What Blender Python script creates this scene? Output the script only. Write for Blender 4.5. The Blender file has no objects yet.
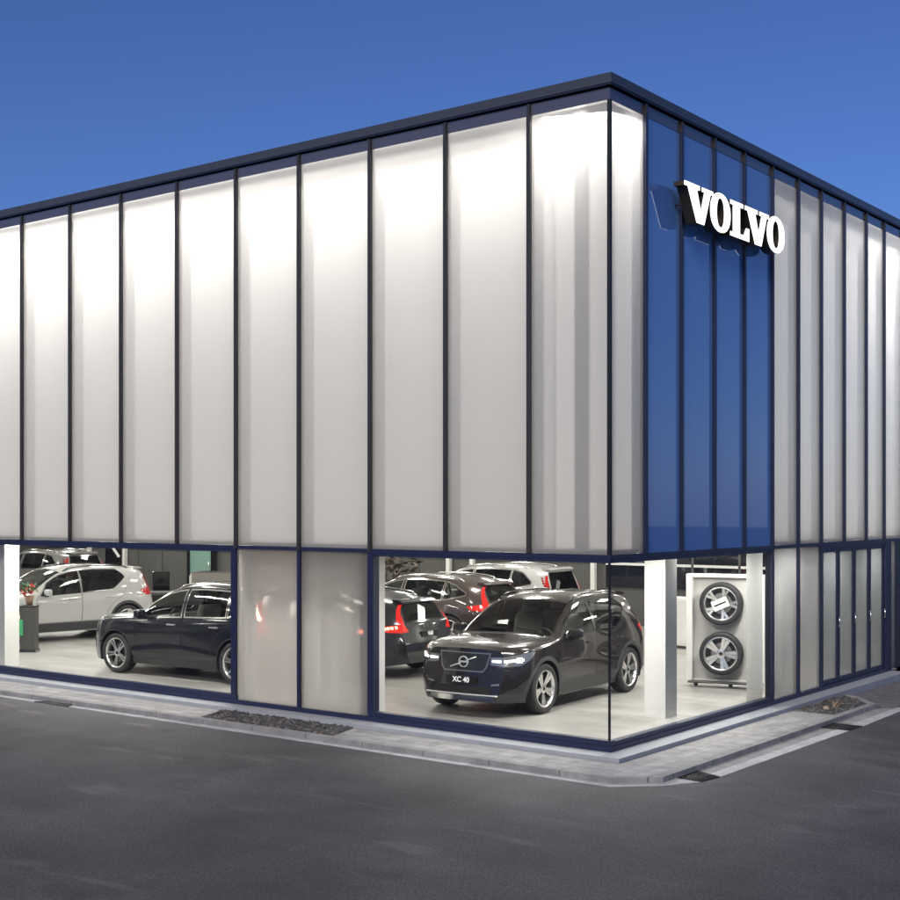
import bpy, bmesh, math, random
import numpy as np
from mathutils import Vector, Matrix
from mathutils.geometry import delaunay_2d_cdt

random.seed(7)
np.random.seed(7)
SC = bpy.context.scene
COL = SC.collection
PI = math.pi

# ------------------------------------------------------------------ helpers
def link(o):
    COL.objects.link(o)
    return o

def tag(o, label=None, cat=None, group=None, kind=None):
    if label: o['label'] = label
    if cat: o['category'] = cat
    if group: o['group'] = group
    if kind: o['kind'] = kind
    return o

def empty(name, loc=(0, 0, 0), rz=0.0):
    o = bpy.data.objects.new(name, None)
    o.location = loc
    o.rotation_euler = (0, 0, rz)
    o.empty_display_size = 0.2
    return link(o)

def mesh_obj(name, verts, faces, mats, parent=None, midx=None, smooth=False, normals=None):
    me = bpy.data.meshes.new(name)
    me.from_pydata([tuple(v) for v in verts], [], [tuple(int(i) for i in f) for f in faces])
    if not isinstance(mats, (list, tuple)): mats = [mats]
    for m in mats: me.materials.append(m)
    if midx is not None:
        me.polygons.foreach_set('material_index', np.asarray(midx, dtype=np.int32))
    if smooth:
        me.polygons.foreach_set('use_smooth', np.ones(len(me.polygons), dtype=bool))
    me.update()
    if normals is not None:
        me.normals_split_custom_set_from_vertices([tuple(n) for n in normals])
    o = bpy.data.objects.new(name, me)
    if parent: o.parent = parent
    return link(o)

class MB:
    """collects shapes, links them as one mesh object"""
    def __init__(s):
        s.bm = bmesh.new()
    def box(s, x0, x1, y0, y1, z0, z1, mi=0, bevel=0.0, rot=None, loc=None):
        ret = bmesh.ops.create_cube(s.bm, size=1.0)
        vs = ret['verts']
        for v in vs:
            v.co = Vector(((x0 + x1) / 2 + v.co.x * (x1 - x0), (y0 + y1) / 2 + v.co.y * (y1 - y0), (z0 + z1) / 2 + v.co.z * (z1 - z0)))
        fs = set(f for v in vs for f in v.link_faces)
        for f in fs: f.material_index = mi
        if bevel > 0:
            es = list(set(e for v in vs for e in v.link_edges))
            r = bmesh.ops.bevel(s.bm, geom=es, offset=bevel, segments=2, affect='EDGES', profile=0.6)
            for f in r['faces']: f.material_index = mi
            vs = list(set(v for f in r['faces'] for v in f.verts) | set(v for v in vs if v.is_valid))
        if rot is not None:
            for v in vs: v.co = rot @ v.co
        if loc is not None:
            for v in vs: v.co += Vector(loc)
        return vs
    def prism(s, pts, z0, z1, mi=0, axis='z', side_mi=None):
        """extrude a 2-D outline; axis says the extrusion direction"""
        def mp(a, b, c):
            if axis == 'z': return (a, b, c)
            if axis == 'y': return (a, c, b)
            return (c, a, b)
        A = [s.bm.verts.new(mp(p[0], p[1], z0)) for p in pts]
        B = [s.bm.verts.new(mp(p[0], p[1], z1)) for p in pts]
        n = len(pts)
        fs = [s.bm.faces.new(A[::-1]), s.bm.faces.new(B)]
        for f in fs: f.material_index = mi
        for i in range(n):
            f = s.bm.faces.new((A[i], A[(i + 1) % n], B[(i + 1) % n], B[i]))
            f.material_index = mi if side_mi is None else side_mi
        return A + B
    def lathe(s, prof, n=32, axis='y', mi=0, c=(0, 0, 0), close=False):
        """prof: (radius, along-axis) pairs"""
        rings = []
        for r, h in prof:
            ring = []
            for k in range(n):
                a = 2 * PI * k / n
                u, v = r * math.cos(a), r * math.sin(a)
                p = (u, h, v) if axis == 'y' else ((u, v, h) if axis == 'z' else (h, u, v))
                ring.append(s.bm.verts.new((p[0] + c[0], p[1] + c[1], p[2] + c[2])))
            rings.append(ring)
        m = len(rings)
        for i in range(m if close else m - 1):
            a, b = rings[i], rings[(i + 1) % m]
            for k in range(n):
                f = s.bm.faces.new((a[k], a[(k + 1) % n], b[(k + 1) % n], b[k]))
                f.material_index = mi; f.smooth = True
        return rings
    def disc(s, r, h, n=32, axis='y', mi=0, c=(0, 0, 0)):
        ring = []
        for k in range(n):
            a = 2 * PI * k / n
            u, v = r * math.cos(a), r * math.sin(a)
            p = (u, h, v) if axis == 'y' else ((u, v, h) if axis == 'z' else (h, u, v))
            ring.append(s.bm.verts.new((p[0] + c[0], p[1] + c[1], p[2] + c[2])))
        f = s.bm.faces.new(ring); f.material_index = mi
    def tube(s, pts, r, n=8, mi=0):
        pts = [Vector(p) for p in pts]
        rings = []
        for i, p in enumerate(pts):
            d = (pts[min(i + 1, len(pts) - 1)] - pts[max(i - 1, 0)]).normalized()
            up = Vector((0, 0, 1)) if abs(d.z) < 0.9 else Vector((1, 0, 0))
            a = d.cross(up).normalized(); b = d.cross(a)
            rr = r[i] if isinstance(r, (list, tuple)) else r
            rings.append([s.bm.verts.new(p + a * rr * math.cos(2 * PI * k / n) + b * rr * math.sin(2 * PI * k / n)) for k in range(n)])
        for i in range(len(rings) - 1):
            for k in range(n):
                f = s.bm.faces.new((rings[i][k], rings[i][(k + 1) % n], rings[i + 1][(k + 1) % n], rings[i + 1][k]))
                f.material_index = mi; f.smooth = True
        for ring in (rings[0][::-1], rings[-1]):
            f = s.bm.faces.new(ring); f.material_index = mi
    def build(s, name, mats, parent=None, smooth=None, loc=None):
        me = bpy.data.meshes.new(name)
        bmesh.ops.recalc_face_normals(s.bm, faces=s.bm.faces)
        s.bm.to_mesh(me); s.bm.free()
        if not isinstance(mats, (list, tuple)): mats = [mats]
        for m in mats: me.materials.append(m)
        if smooth is not None:
            me.polygons.foreach_set('use_smooth', np.ones(len(me.polygons), dtype=bool))
            me.set_sharp_from_angle(angle=math.radians(smooth))
        o = bpy.data.objects.new(name, me)
        if parent: o.parent = parent
        if loc is not None: o.location = loc
        return link(o)

def box_obj(name, x0, x1, y0, y1, z0, z1, mat, parent=None, bevel=0.0):
    b = MB(); b.box(x0, x1, y0, y1, z0, z1, bevel=bevel)
    return b.build(name, mat, parent)

def kids(o): return [c for c in bpy.data.objects if c.parent == o]

def copy_tree(o, parent=None, children=None):
    if children is None:
        children = {}
        for c in bpy.data.objects:
            if c.parent: children.setdefault(c.parent.name, []).append(c)
    c = o.copy(); COL.objects.link(c); c.parent = parent
    for ch in children.get(o.name, []): copy_tree(ch, c, children)
    return c

# ------------------------------------------------------------------ materials
MATS = {}
def nodes(name):
    m = bpy.data.materials.new(name); m.use_nodes = True
    nt = m.node_tree
    return m, nt, nt.nodes, nt.links

def pbr(name, col, rough=0.5, metal=0.0, coat=0.0, spec=0.5, emit=None, estr=0.0, noise=0.0, nscale=20.0, bump=0.0, bscale=200.0):
    if name in MATS: return MATS[name]
    m, nt, N, L = nodes(name)
    b = N['Principled BSDF']
    b.inputs['Base Color'].default_value = (*col, 1)
    b.inputs['Roughness'].default_value = rough
    b.inputs['Metallic'].default_value = metal
    b.inputs['Coat Weight'].default_value = coat
    b.inputs['Coat Roughness'].default_value = 0.03
    b.inputs['Specular IOR Level'].default_value = spec
    if emit:
        b.inputs['Emission Color'].default_value = (*emit, 1)
        b.inputs['Emission Strength'].default_value = estr
    if noise > 0 or bump > 0:
        tc = N.new('ShaderNodeTexCoord')
        nz = N.new('ShaderNodeTexNoise'); nz.inputs['Scale'].default_value = nscale; nz.inputs['Detail'].default_value = 8
        L.new(tc.outputs['Object'], nz.inputs['Vector'])
        if noise > 0:
            mx = N.new('ShaderNodeMix'); mx.data_type = 'RGBA'
            mx.inputs[6].default_value = (*[c * (1 - noise) for c in col], 1)
            mx.inputs[7].default_value = (*[min(1, c * (1 + noise)) for c in col], 1)
            L.new(nz.outputs['Fac'], mx.inputs[0]); L.new(mx.outputs[2], b.inputs['Base Color'])
        if bump > 0:
            n2 = N.new('ShaderNodeTexNoise'); n2.inputs['Scale'].default_value = bscale; n2.inputs['Detail'].default_value = 4
            L.new(tc.outputs['Object'], n2.inputs['Vector'])
            bp = N.new('ShaderNodeBump'); bp.inputs['Strength'].default_value = bump; bp.inputs['Distance'].default_value = 0.004
            L.new(n2.outputs['Fac'], bp.inputs['Height']); L.new(bp.outputs['Normal'], b.inputs['Normal'])
    MATS[name] = m
    return m

def thin_glass(name, tint, rough=0.0, ior=1.5, dirt=0.0):
    if name in MATS: return MATS[name]
    m, nt, N, L = nodes(name)
    N.remove(N['Principled BSDF'])
    out = N['Material Output']
    fr = N.new('ShaderNodeFresnel'); fr.inputs['IOR'].default_value = ior
    tr = N.new('ShaderNodeBsdfTransparent'); tr.inputs['Color'].default_value = (*tint, 1)
    gl = N.new('ShaderNodeBsdfGlossy'); gl.inputs['Roughness'].default_value = rough
    mx = N.new('ShaderNodeMixShader')
    L.new(fr.outputs[0], mx.inputs[0]); L.new(tr.outputs[0], mx.inputs[1]); L.new(gl.outputs[0], mx.inputs[2])
    L.new(mx.outputs[0], out.inputs['Surface'])
    MATS[name] = m
    return m

def frosted(name, col, mix, rough, ior=1.12):
    m, nt, N, L = nodes(name)
    N.remove(N['Principled BSDF'])
    out = N['Material Output']
    tl = N.new('ShaderNodeBsdfTranslucent'); tl.inputs['Color'].default_value = (*col, 1)
    rf = N.new('ShaderNodeBsdfRefraction'); rf.inputs['Color'].default_value = (*col, 1)
    rf.inputs['Roughness'].default_value = rough; rf.inputs['IOR'].default_value = ior
    df = N.new('ShaderNodeBsdfDiffuse'); df.inputs['Color'].default_value = (*col, 1)
    m1 = N.new('ShaderNodeMixShader'); m1.inputs[0].default_value = mix
    L.new(tl.outputs[0], m1.inputs[1]); L.new(rf.outputs[0], m1.inputs[2])
    m0 = N.new('ShaderNodeMixShader'); m0.inputs[0].default_value = 0.12
    L.new(m1.outputs[0], m0.inputs[1]); L.new(df.outputs[0], m0.inputs[2])
    fr = N.new('ShaderNodeFresnel'); fr.inputs['IOR'].default_value = 1.5
    gl = N.new('ShaderNodeBsdfGlossy'); gl.inputs['Roughness'].default_value = 0.03
    # faint manufacturing ripple in the pane
    tc = N.new('ShaderNodeTexCoord'); nz = N.new('ShaderNodeTexNoise'); nz.inputs['Scale'].default_value = 0.8; nz.inputs['Detail'].default_value = 1
    bp = N.new('ShaderNodeBump'); bp.inputs['Strength'].default_value = 0.12; bp.inputs['Distance'].default_value = 0.02
    L.new(tc.outputs['Object'], nz.inputs['Vector']); L.new(nz.outputs['Fac'], bp.inputs['Height']); L.new(bp.outputs['Normal'], gl.inputs['Normal'])
    m2 = N.new('ShaderNodeMixShader')
    L.new(fr.outputs[0], m2.inputs[0]); L.new(m0.outputs[0], m2.inputs[1]); L.new(gl.outputs[0], m2.inputs[2])
    L.new(m2.outputs[0], out.inputs['Surface'])
    MATS[name] = m
    return m

def emis(name, col, s):
    m, nt, N, L = nodes(name)
    N.remove(N['Principled BSDF'])
    e = N.new('ShaderNodeEmission'); e.inputs['Color'].default_value = (*col, 1); e.inputs['Strength'].default_value = s
    L.new(e.outputs[0], N['Material Output'].inputs['Surface'])
    MATS[name] = m
    return m

M_NAVY = pbr('navy_powder_coat', (0.013, 0.018, 0.050), 0.38, noise=0.12, nscale=3)
M_COPING = pbr('dark_grey_coping', (0.045, 0.05, 0.062), 0.32, noise=0.1, nscale=2)
M_BLACK = pbr('black_gasket', (0.006, 0.006, 0.008), 0.5)
M_FASCIA = pbr('fascia_glass_band', (0.07, 0.072, 0.10), 0.12, coat=0.6)
M_WHITE = pbr('white_paint', (0.80, 0.79, 0.76), 0.5, noise=0.03, nscale=4)
M_FIN = pbr('white_fin', (0.88, 0.87, 0.85), 0.6)
M_CAV = pbr('white_cavity_lining', (0.70, 0.69, 0.67), 0.7, noise=0.05, nscale=1.2)
M_GREYWALL = pbr('grey_interior_wall', (0.095, 0.092, 0.085), 0.7, noise=0.15, nscale=1.5)
M_DGREY = pbr('dark_grey_laminate', (0.06, 0.058, 0.055), 0.4)
M_WIN = thin_glass('clear_window_glass', (0.93, 0.955, 0.945), ior=1.65)
M_CLEAR = thin_glass('pane_back', (0.985, 0.985, 0.985), ior=1.02)
M_FROST = frosted('frosted_backlit_glass', (0.93, 0.92, 0.90), 0.46, 0.32, 1.26)
M_SCREEN = frosted('pale_screen_glass', (0.55, 0.56, 0.55), 0.1, 0.25)
M_FROSTLOW = frosted('frosted_lower_glass', (0.56, 0.555, 0.535), 0.22, 0.2)
M_SIDEPANE = frosted('smoked_side_pane', (0.30, 0.305, 0.31), 0.45, 0.12)
M_DOORGLASS = frosted('smoked_door_glass', (0.21, 0.225, 0.235), 0.5, 0.10)
M_FROSTR = frosted('frosted_side_glass', (0.86, 0.865, 0.86), 0.34, 0.32, 1.26)
M_GREENGLASS = thin_glass('green_door_glass', (0.55, 0.8, 0.7))

def blue_glass():
    m, nt, N, L = nodes('blue_enamelled_glass')
    b = N['Principled BSDF']
    b.inputs['Base Color'].default_value = (0.105, 0.235, 0.55, 1)
    b.inputs['Roughness'].default_value = 0.035
    b.inputs['Specular IOR Level'].default_value = 0.8
    b.inputs['Coat Weight'].default_value = 0.5
    b.inputs['Coat Roughness'].default_value = 0.01
    return m
M_BLUE = blue_glass()

def floor_mat():
    m, nt, N, L = nodes('polished_grey_concrete_tiles')
    b = N['Principled BSDF']
    tc = N.new('ShaderNodeTexCoord')
    n1 = N.new('ShaderNodeTexNoise'); n1.inputs['Scale'].default_value = 0.9; n1.inputs['Detail'].default_value = 9; n1.inputs['Roughness'].default_value = 0.65
    mp = N.new('ShaderNodeMapping'); mp.inputs['Scale'].default_value = (0.5, 1.6, 1)
    L.new(tc.outputs['Object'], mp.inputs['Vector']); L.new(mp.outputs['Vector'], n1.inputs['Vector'])
    cr = N.new('ShaderNodeValToRGB')
    cr.color_ramp.elements[0].position = 0.3; cr.color_ramp.elements[0].color = (0.24, 0.23, 0.215, 1)
    cr.color_ramp.elements[1].position = 0.72; cr.color_ramp.elements[1].color = (0.50, 0.49, 0.465, 1)
    L.new(n1.outputs['Fac'], cr.inputs['Fac'])
    br = N.new('ShaderNodeTexBrick'); br.offset = 0.0
    br.inputs['Scale'].default_value = 1.0; br.inputs['Brick Width'].default_value = 1.2; br.inputs['Row Height'].default_value = 1.2
    br.inputs['Mortar Size'].default_value = 0.004
    br.inputs['Color1'].default_value = (1, 1, 1, 1); br.inputs['Color2'].default_value = (0.93, 0.93, 0.93, 1); br.inputs['Mortar'].default_value = (0.5, 0.5, 0.5, 1)
    L.new(tc.outputs['Object'], br.inputs['Vector'])
    mx = N.new('ShaderNodeMix'); mx.data_type = 'RGBA'; mx.blend_type = 'MULTIPLY'; mx.inputs[0].default_value = 1
    L.new(cr.outputs['Color'], mx.inputs[6]); L.new(br.outputs['Color'], mx.inputs[7])
    L.new(mx.outputs[2], b.inputs['Base Color'])
    b.inputs['Roughness'].default_value = 0.34
    return m
M_FLOOR = floor_mat()

def asphalt_mat():
    m, nt, N, L = nodes('worn_asphalt')
    b = N['Principled BSDF']
    tc = N.new('ShaderNodeTexCoord')
    def noise(scale, det=6, rough=0.6, mapping=None):
        n = N.new('ShaderNodeTexNoise'); n.inputs['Scale'].default_value = scale; n.inputs['Detail'].default_value = det; n.inputs['Roughness'].default_value = rough
        if mapping:
            mp = N.new('ShaderNodeMapping'); mp.inputs['Scale'].default_value = mapping[0]; mp.inputs['Rotation'].default_value = (0, 0, mapping[1])
            L.new(tc.outputs['Object'], mp.inputs['Vector']); L.new(mp.outputs['Vector'], n.inputs['Vector'])
        else: L.new(tc.outputs['Object'], n.inputs['Vector'])
        return n
    def ramp(src, p0, c0, p1, c1):
        r = N.new('ShaderNodeValToRGB'); r.color_ramp.elements[0].position = p0; r.color_ramp.elements[0].color = (*c0, 1)
        r.color_ramp.elements[1].position = p1; r.color_ramp.elements[1].color = (*c1, 1)
        L.new(src, r.inputs['Fac']); return r
    def mix(a, bb, fac, mode='MIX'):
        x = N.new('ShaderNodeMix'); x.data_type = 'RGBA'; x.blend_type = mode
        if isinstance(fac, float): x.inputs[0].default_value = fac
        else: L.new(fac, x.inputs[0])
        L.new(a, x.inputs[6]); L.new(bb, x.inputs[7]); return x.outputs[2]
    big = ramp(noise(0.42, 7, 0.62).outputs['Fac'], 0.35, (0.044, 0.043, 0.046), 0.66, (0.088, 0.085, 0.089))
    streak = ramp(noise(0.9, 5, 0.6, ((0.22, 1.3, 1), 0.35)).outputs['Fac'], 0.44, (0.9, 0.9, 0.9), 0.74, (1.2, 1.18, 1.18))
    c = mix(big.outputs['Color'], streak.outputs['Color'], 1.0, 'MULTIPLY')
    coarse = ramp(noise(42, 4, 0.8).outputs['Fac'], 0.40, (0.45, 0.45, 0.47), 0.62, (1.7, 1.68, 1.68))
    c = mix(c, coarse.outputs['Color'], 0.9, 'MULTIPLY')
    fine = ramp(noise(110, 3, 0.7).outputs['Fac'], 0.36, (0.4, 0.4, 0.41), 0.66, (1.7, 1.68, 1.66))
    c = mix(c, fine.outputs['Color'], 0.85, 'MULTIPLY')
    mid = ramp(noise(14, 6, 0.75).outputs['Fac'], 0.3, (0.82, 0.82, 0.83), 0.7, (1.2, 1.18, 1.17))
    c = mix(c, mid.outputs['Color'], 0.8, 'MULTIPLY')
    stain = ramp(noise(0.8, 3, 0.5).outputs['Fac'], 0.60, (1, 1, 1), 0.72, (0.62, 0.62, 0.63))
    c = mix(c, stain.outputs['Color'], 1.0, 'MULTIPLY')
    scuff = ramp(noise(1.35, 2, 0.4, ((0.55, 1.8, 1), 0.35)).outputs['Fac'], 0.655, (0, 0, 0), 0.76, (0.34, 0.34, 0.34))
    lt = N.new('ShaderNodeRGB'); lt.outputs[0].default_value = (0.20, 0.18, 0.175, 1)
    c = mix(c, lt.outputs[0], scuff.outputs['Color'])
    L.new(c, b.inputs['Base Color'])
    b.inputs['Roughness'].default_value = 0.72
    b.inputs['Specular IOR Level'].default_value = 0.35
    bp = N.new('ShaderNodeBump'); bp.inputs['Strength'].default_value = 0.55; bp.inputs['Distance'].default_value = 0.006
    L.new(noise(60, 5, 0.75).outputs['Fac'], bp.inputs['Height']); L.new(bp.outputs['Normal'], b.inputs['Normal'])
    return m
M_ASPHALT = asphalt_mat()

def paver_mat(name, c1, c2, bw, rh, rot=0.0, mort=(0.16, 0.16, 0.165), msize=0.006):
    m, nt, N, L = nodes(name)
    b = N['Principled BSDF']
    tc = N.new('ShaderNodeTexCoord')
    mp = N.new('ShaderNodeMapping'); mp.inputs['Rotation'].default_value = (0, 0, rot)
    L.new(tc.outputs['Object'], mp.inputs['Vector'])
    br = N.new('ShaderNodeTexBrick')
    br.inputs['Scale'].default_value = 1.0; br.inputs['Brick Width'].default_value = bw; br.inputs['Row Height'].default_value = rh
    br.inputs['Mortar Size'].default_value = msize; br.inputs['Mortar Smooth'].default_value = 0.2
    br.inputs['Color1'].default_value = (*c1, 1); br.inputs['Color2'].default_value = (*c2, 1); br.inputs['Mortar'].default_value = (*mort, 1)
    L.new(mp.outputs['Vector'], br.inputs['Vector'])
    nz = N.new('ShaderNodeTexNoise'); nz.inputs['Scale'].default_value = 4; nz.inputs['Detail'].default_value = 9; nz.inputs['Roughness'].default_value = 0.7
    L.new(tc.outputs['Object'], nz.inputs['Vector'])
    cr = N.new('ShaderNodeValToRGB'); cr.color_ramp.elements[0].position = 0.3; cr.color_ramp.elements[0].color = (0.60, 0.60, 0.60, 1)
    cr.color_ramp.elements[1].position = 0.72; cr.color_ramp.elements[1].color = (1.2, 1.2, 1.2, 1)
    L.new(nz.outputs['Fac'], cr.inputs['Fac'])
    mx = N.new('ShaderNodeMix'); mx.data_type = 'RGBA'; mx.blend_type = 'MULTIPLY'; mx.inputs[0].default_value = 1
    L.new(br.outputs['Color'], mx.inputs[6]); L.new(cr.outputs['Color'], mx.inputs[7]); L.new(mx.outputs[2], b.inputs['Base Color'])
    b.inputs['Roughness'].default_value = 0.8
    bp = N.new('ShaderNodeBump'); bp.inputs['Strength'].default_value = 0.5; bp.inputs['Distance'].default_value = 0.004
    L.new(br.outputs['Fac'], bp.inputs['Height']); bp.invert = True
    L.new(bp.outputs['Normal'], b.inputs['Normal'])
    return m
M_PAVER = paver_mat('light_concrete_pavers', (0.345, 0.34, 0.335), (0.27, 0.267, 0.265), 0.6, 0.2, mort=(0.15, 0.15, 0.155))
M_PAVER2 = paver_mat('light_concrete_pavers_side', (0.345, 0.34, 0.335), (0.27, 0.267, 0.265), 0.6, 0.2, rot=PI / 2, mort=(0.22, 0.22, 0.22))
M_APRON = paver_mat('dark_grey_block_paving', (0.17, 0.165, 0.165), (0.12, 0.118, 0.12), 0.22, 0.11, mort=(0.06, 0.06, 0.06))
M_KERB = paver_mat('concrete_kerb_stone', (0.275, 0.272, 0.268), (0.23, 0.228, 0.226), 1.0, 9.0, mort=(0.1, 0.1, 0.1), msize=0.008)
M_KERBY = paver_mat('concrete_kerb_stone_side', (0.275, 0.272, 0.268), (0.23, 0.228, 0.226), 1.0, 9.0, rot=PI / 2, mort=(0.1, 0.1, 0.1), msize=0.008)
M_GUTTER = paver_mat('pale_gutter_concrete', (0.42, 0.42, 0.43), (0.36, 0.36, 0.37), 1.2, 9.0, mort=(0.2, 0.2, 0.2))
M_LEDGE = pbr('pale_plinth_stone', (0.31, 0.325, 0.35), 0.55, noise=0.2, nscale=5, bump=0.1)
M_TYRE = pbr('tyre_rubber', (0.02, 0.02, 0.021), 0.62, noise=0.15, nscale=30)
M_RIM = pbr('machined_alloy', (0.78, 0.77, 0.75), 0.22, metal=0.9)
M_RIMDARK = pbr('dark_alloy_pocket', (0.03, 0.03, 0.032), 0.35, metal=0.3)
M_DISC = pbr('brake_disc', (0.35, 0.34, 0.33), 0.35, metal=0.9)
M_CHROME = pbr('bright_trim', (0.86, 0.85, 0.83), 0.12, metal=1.0)
M_PLASTIC = pbr('charcoal_cladding', (0.04, 0.04, 0.041), 0.5, noise=0.1, nscale=40)
M_GAP = pbr('panel_gap', (0.004, 0.004, 0.004), 0.8)
M_GLOSSBLK = pbr('gloss_black_trim', (0.008, 0.008, 0.009), 0.1, coat=0.5)
M_CARGLASS = thin_glass('tinted_car_glass', (0.80, 0.84, 0.82), ior=1.5)
M_PRIVACY = thin_glass('privacy_car_glass', (0.36, 0.38, 0.38), ior=1.55)
M_SEAT = pbr('grey_seat_cloth', (0.20, 0.19, 0.18), 0.75)
M_DASH = pbr('dark_dashboard', (0.06, 0.058, 0.055), 0.6)
M_TAIL = pbr('red_tail_lens_lit', (0.45, 0.012, 0.01), 0.12, coat=0.6, emit=(1.0, 0.03, 0.02), estr=0.32)
M_TAILHOT = emis('tail_lamp_bulb', (1.0, 0.42, 0.24), 110.0)
M_TAILWARM = emis('tail_lamp_row', (1.0, 0.30, 0.16), 8.0)
M_TAILOFF = pbr('red_tail_lens', (0.42, 0.012, 0.012), 0.12, coat=0.6, emit=(1, 0.03, 0.02), estr=0.03)
M_HEAD = pbr('headlamp_housing', (0.25, 0.25, 0.26), 0.08, metal=0.6, coat=0.8)
M_DRL = emis('headlamp_lit', (1.0, 0.97, 0.9), 14.0)
M_DRLOFF = pbr('headlamp_lens_clear', (0.85, 0.85, 0.85), 0.1, coat=0.6)
M_EMBLEM = pbr('satin_silver_emblem', (.75, .75, .74), .4, metal=.35)
M_FOG = pbr('smoked_metal_trim', (.25, .25, .25), .35, metal=.7)
M_GRILLE = pbr('dark_grille_panel', (.012, .012, .012), .32, coat=.25)
M_PLATEBLK = pbr('black_plate', (0.012, 0.012, 0.012), 0.3)
M_LETTER = pbr('white_letters', (0.85, 0.85, 0.85), 0.4, emit=(1, 1, 1), estr=0.25)
M_SIGNFACE = emis('sign_face_lit', (1.0, 0.985, 0.95), 1.6)
M_SIGNSIDE = pbr('dark_bronze_return', (0.055, 0.048, 0.036), 0.4, metal=0.5)
M_LAMP = emis('ceiling_lamp_diffuser', (1.0, 0.95, 0.86), 14.0)
M_BARK = pbr('dark_slate_chips', (0.045, 0.044, 0.045), 0.75, noise=0.5, nscale=9)
M_SOIL = pbr('dark_soil', (0.022, 0.02, 0.018), 0.9, noise=0.4, nscale=20)
M_GRATE = pbr('cast_iron_grate', (0.02, 0.02, 0.021), 0.55, metal=0.4)
M_STRAW = pbr('dry_straw_leaf', (0.30, 0.22, 0.16), 0.8)

def paint(name, col, metal=0.0, rough=0.3):
    return pbr(name, col, rough, metal=metal, coat=1.0, spec=.15)
P_BLACK = paint('black_metallic_paint', (0.015, 0.0125, 0.0125), 0.0, 0.25)
P_NAVY = paint('navy_black_paint', (0.009, 0.010, 0.016), 0.0, 0.25)
P_WHITE = paint('white_car_paint', (0.43, 0.43, 0.42))
P_SILVER = paint('silver_car_paint', (0.20, 0.198, 0.19), 0.4)
P_BROWN = paint('brown_metallic_paint', (0.075, 0.056, 0.05), 0.3)
P_DARK = paint('dark_blue_grey_paint', (0.022, 0.023, 0.028), 0.25)

# ------------------------------------------------------------------ car bodies
def pchip(pts):
    xs = np.array([p[0] for p in pts], float); ys = np.array([p[1] for p in pts], float)
    if len(xs) == 1: return lambda x: np.full_like(np.asarray(x, float), ys[0])
    h = np.diff(xs); d = np.diff(ys) / h
    m = np.zeros_like(ys)
    for i in range(1, len(xs) - 1):
        if d[i - 1] * d[i] > 0:
            w1 = 2 * h[i] + h[i - 1]; w2 = h[i] + 2 * h[i - 1]
            m[i] = (w1 + w2) / (w1 / d[i - 1] + w2 / d[i])
    m[0] = d[0]; m[-1] = d[-1]
    def f(x):
        x = np.clip(np.asarray(x, float), xs[0], xs[-1])
        i = np.clip(np.searchsorted(xs, x, side='right') - 1, 0, len(xs) - 2)
        t = (x - xs[i]) / h[i]
        return ((2 * t ** 3 - 3 * t ** 2 + 1) * ys[i] + (t ** 3 - 2 * t ** 2 + t) * h[i] * m[i]
                + (-2 * t ** 3 + 3 * t ** 2) * ys[i + 1] + (t ** 3 - t ** 2) * h[i] * m[i + 1])
    return f

UK = np.array([0.0, 0.13, 0.29, 0.45, 0.72, 0.87, 1.0, 1.13])

def smooth01(t):
    t = np.clip(t, 0, 1); return t * t * (3 - 2 * t)

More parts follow.
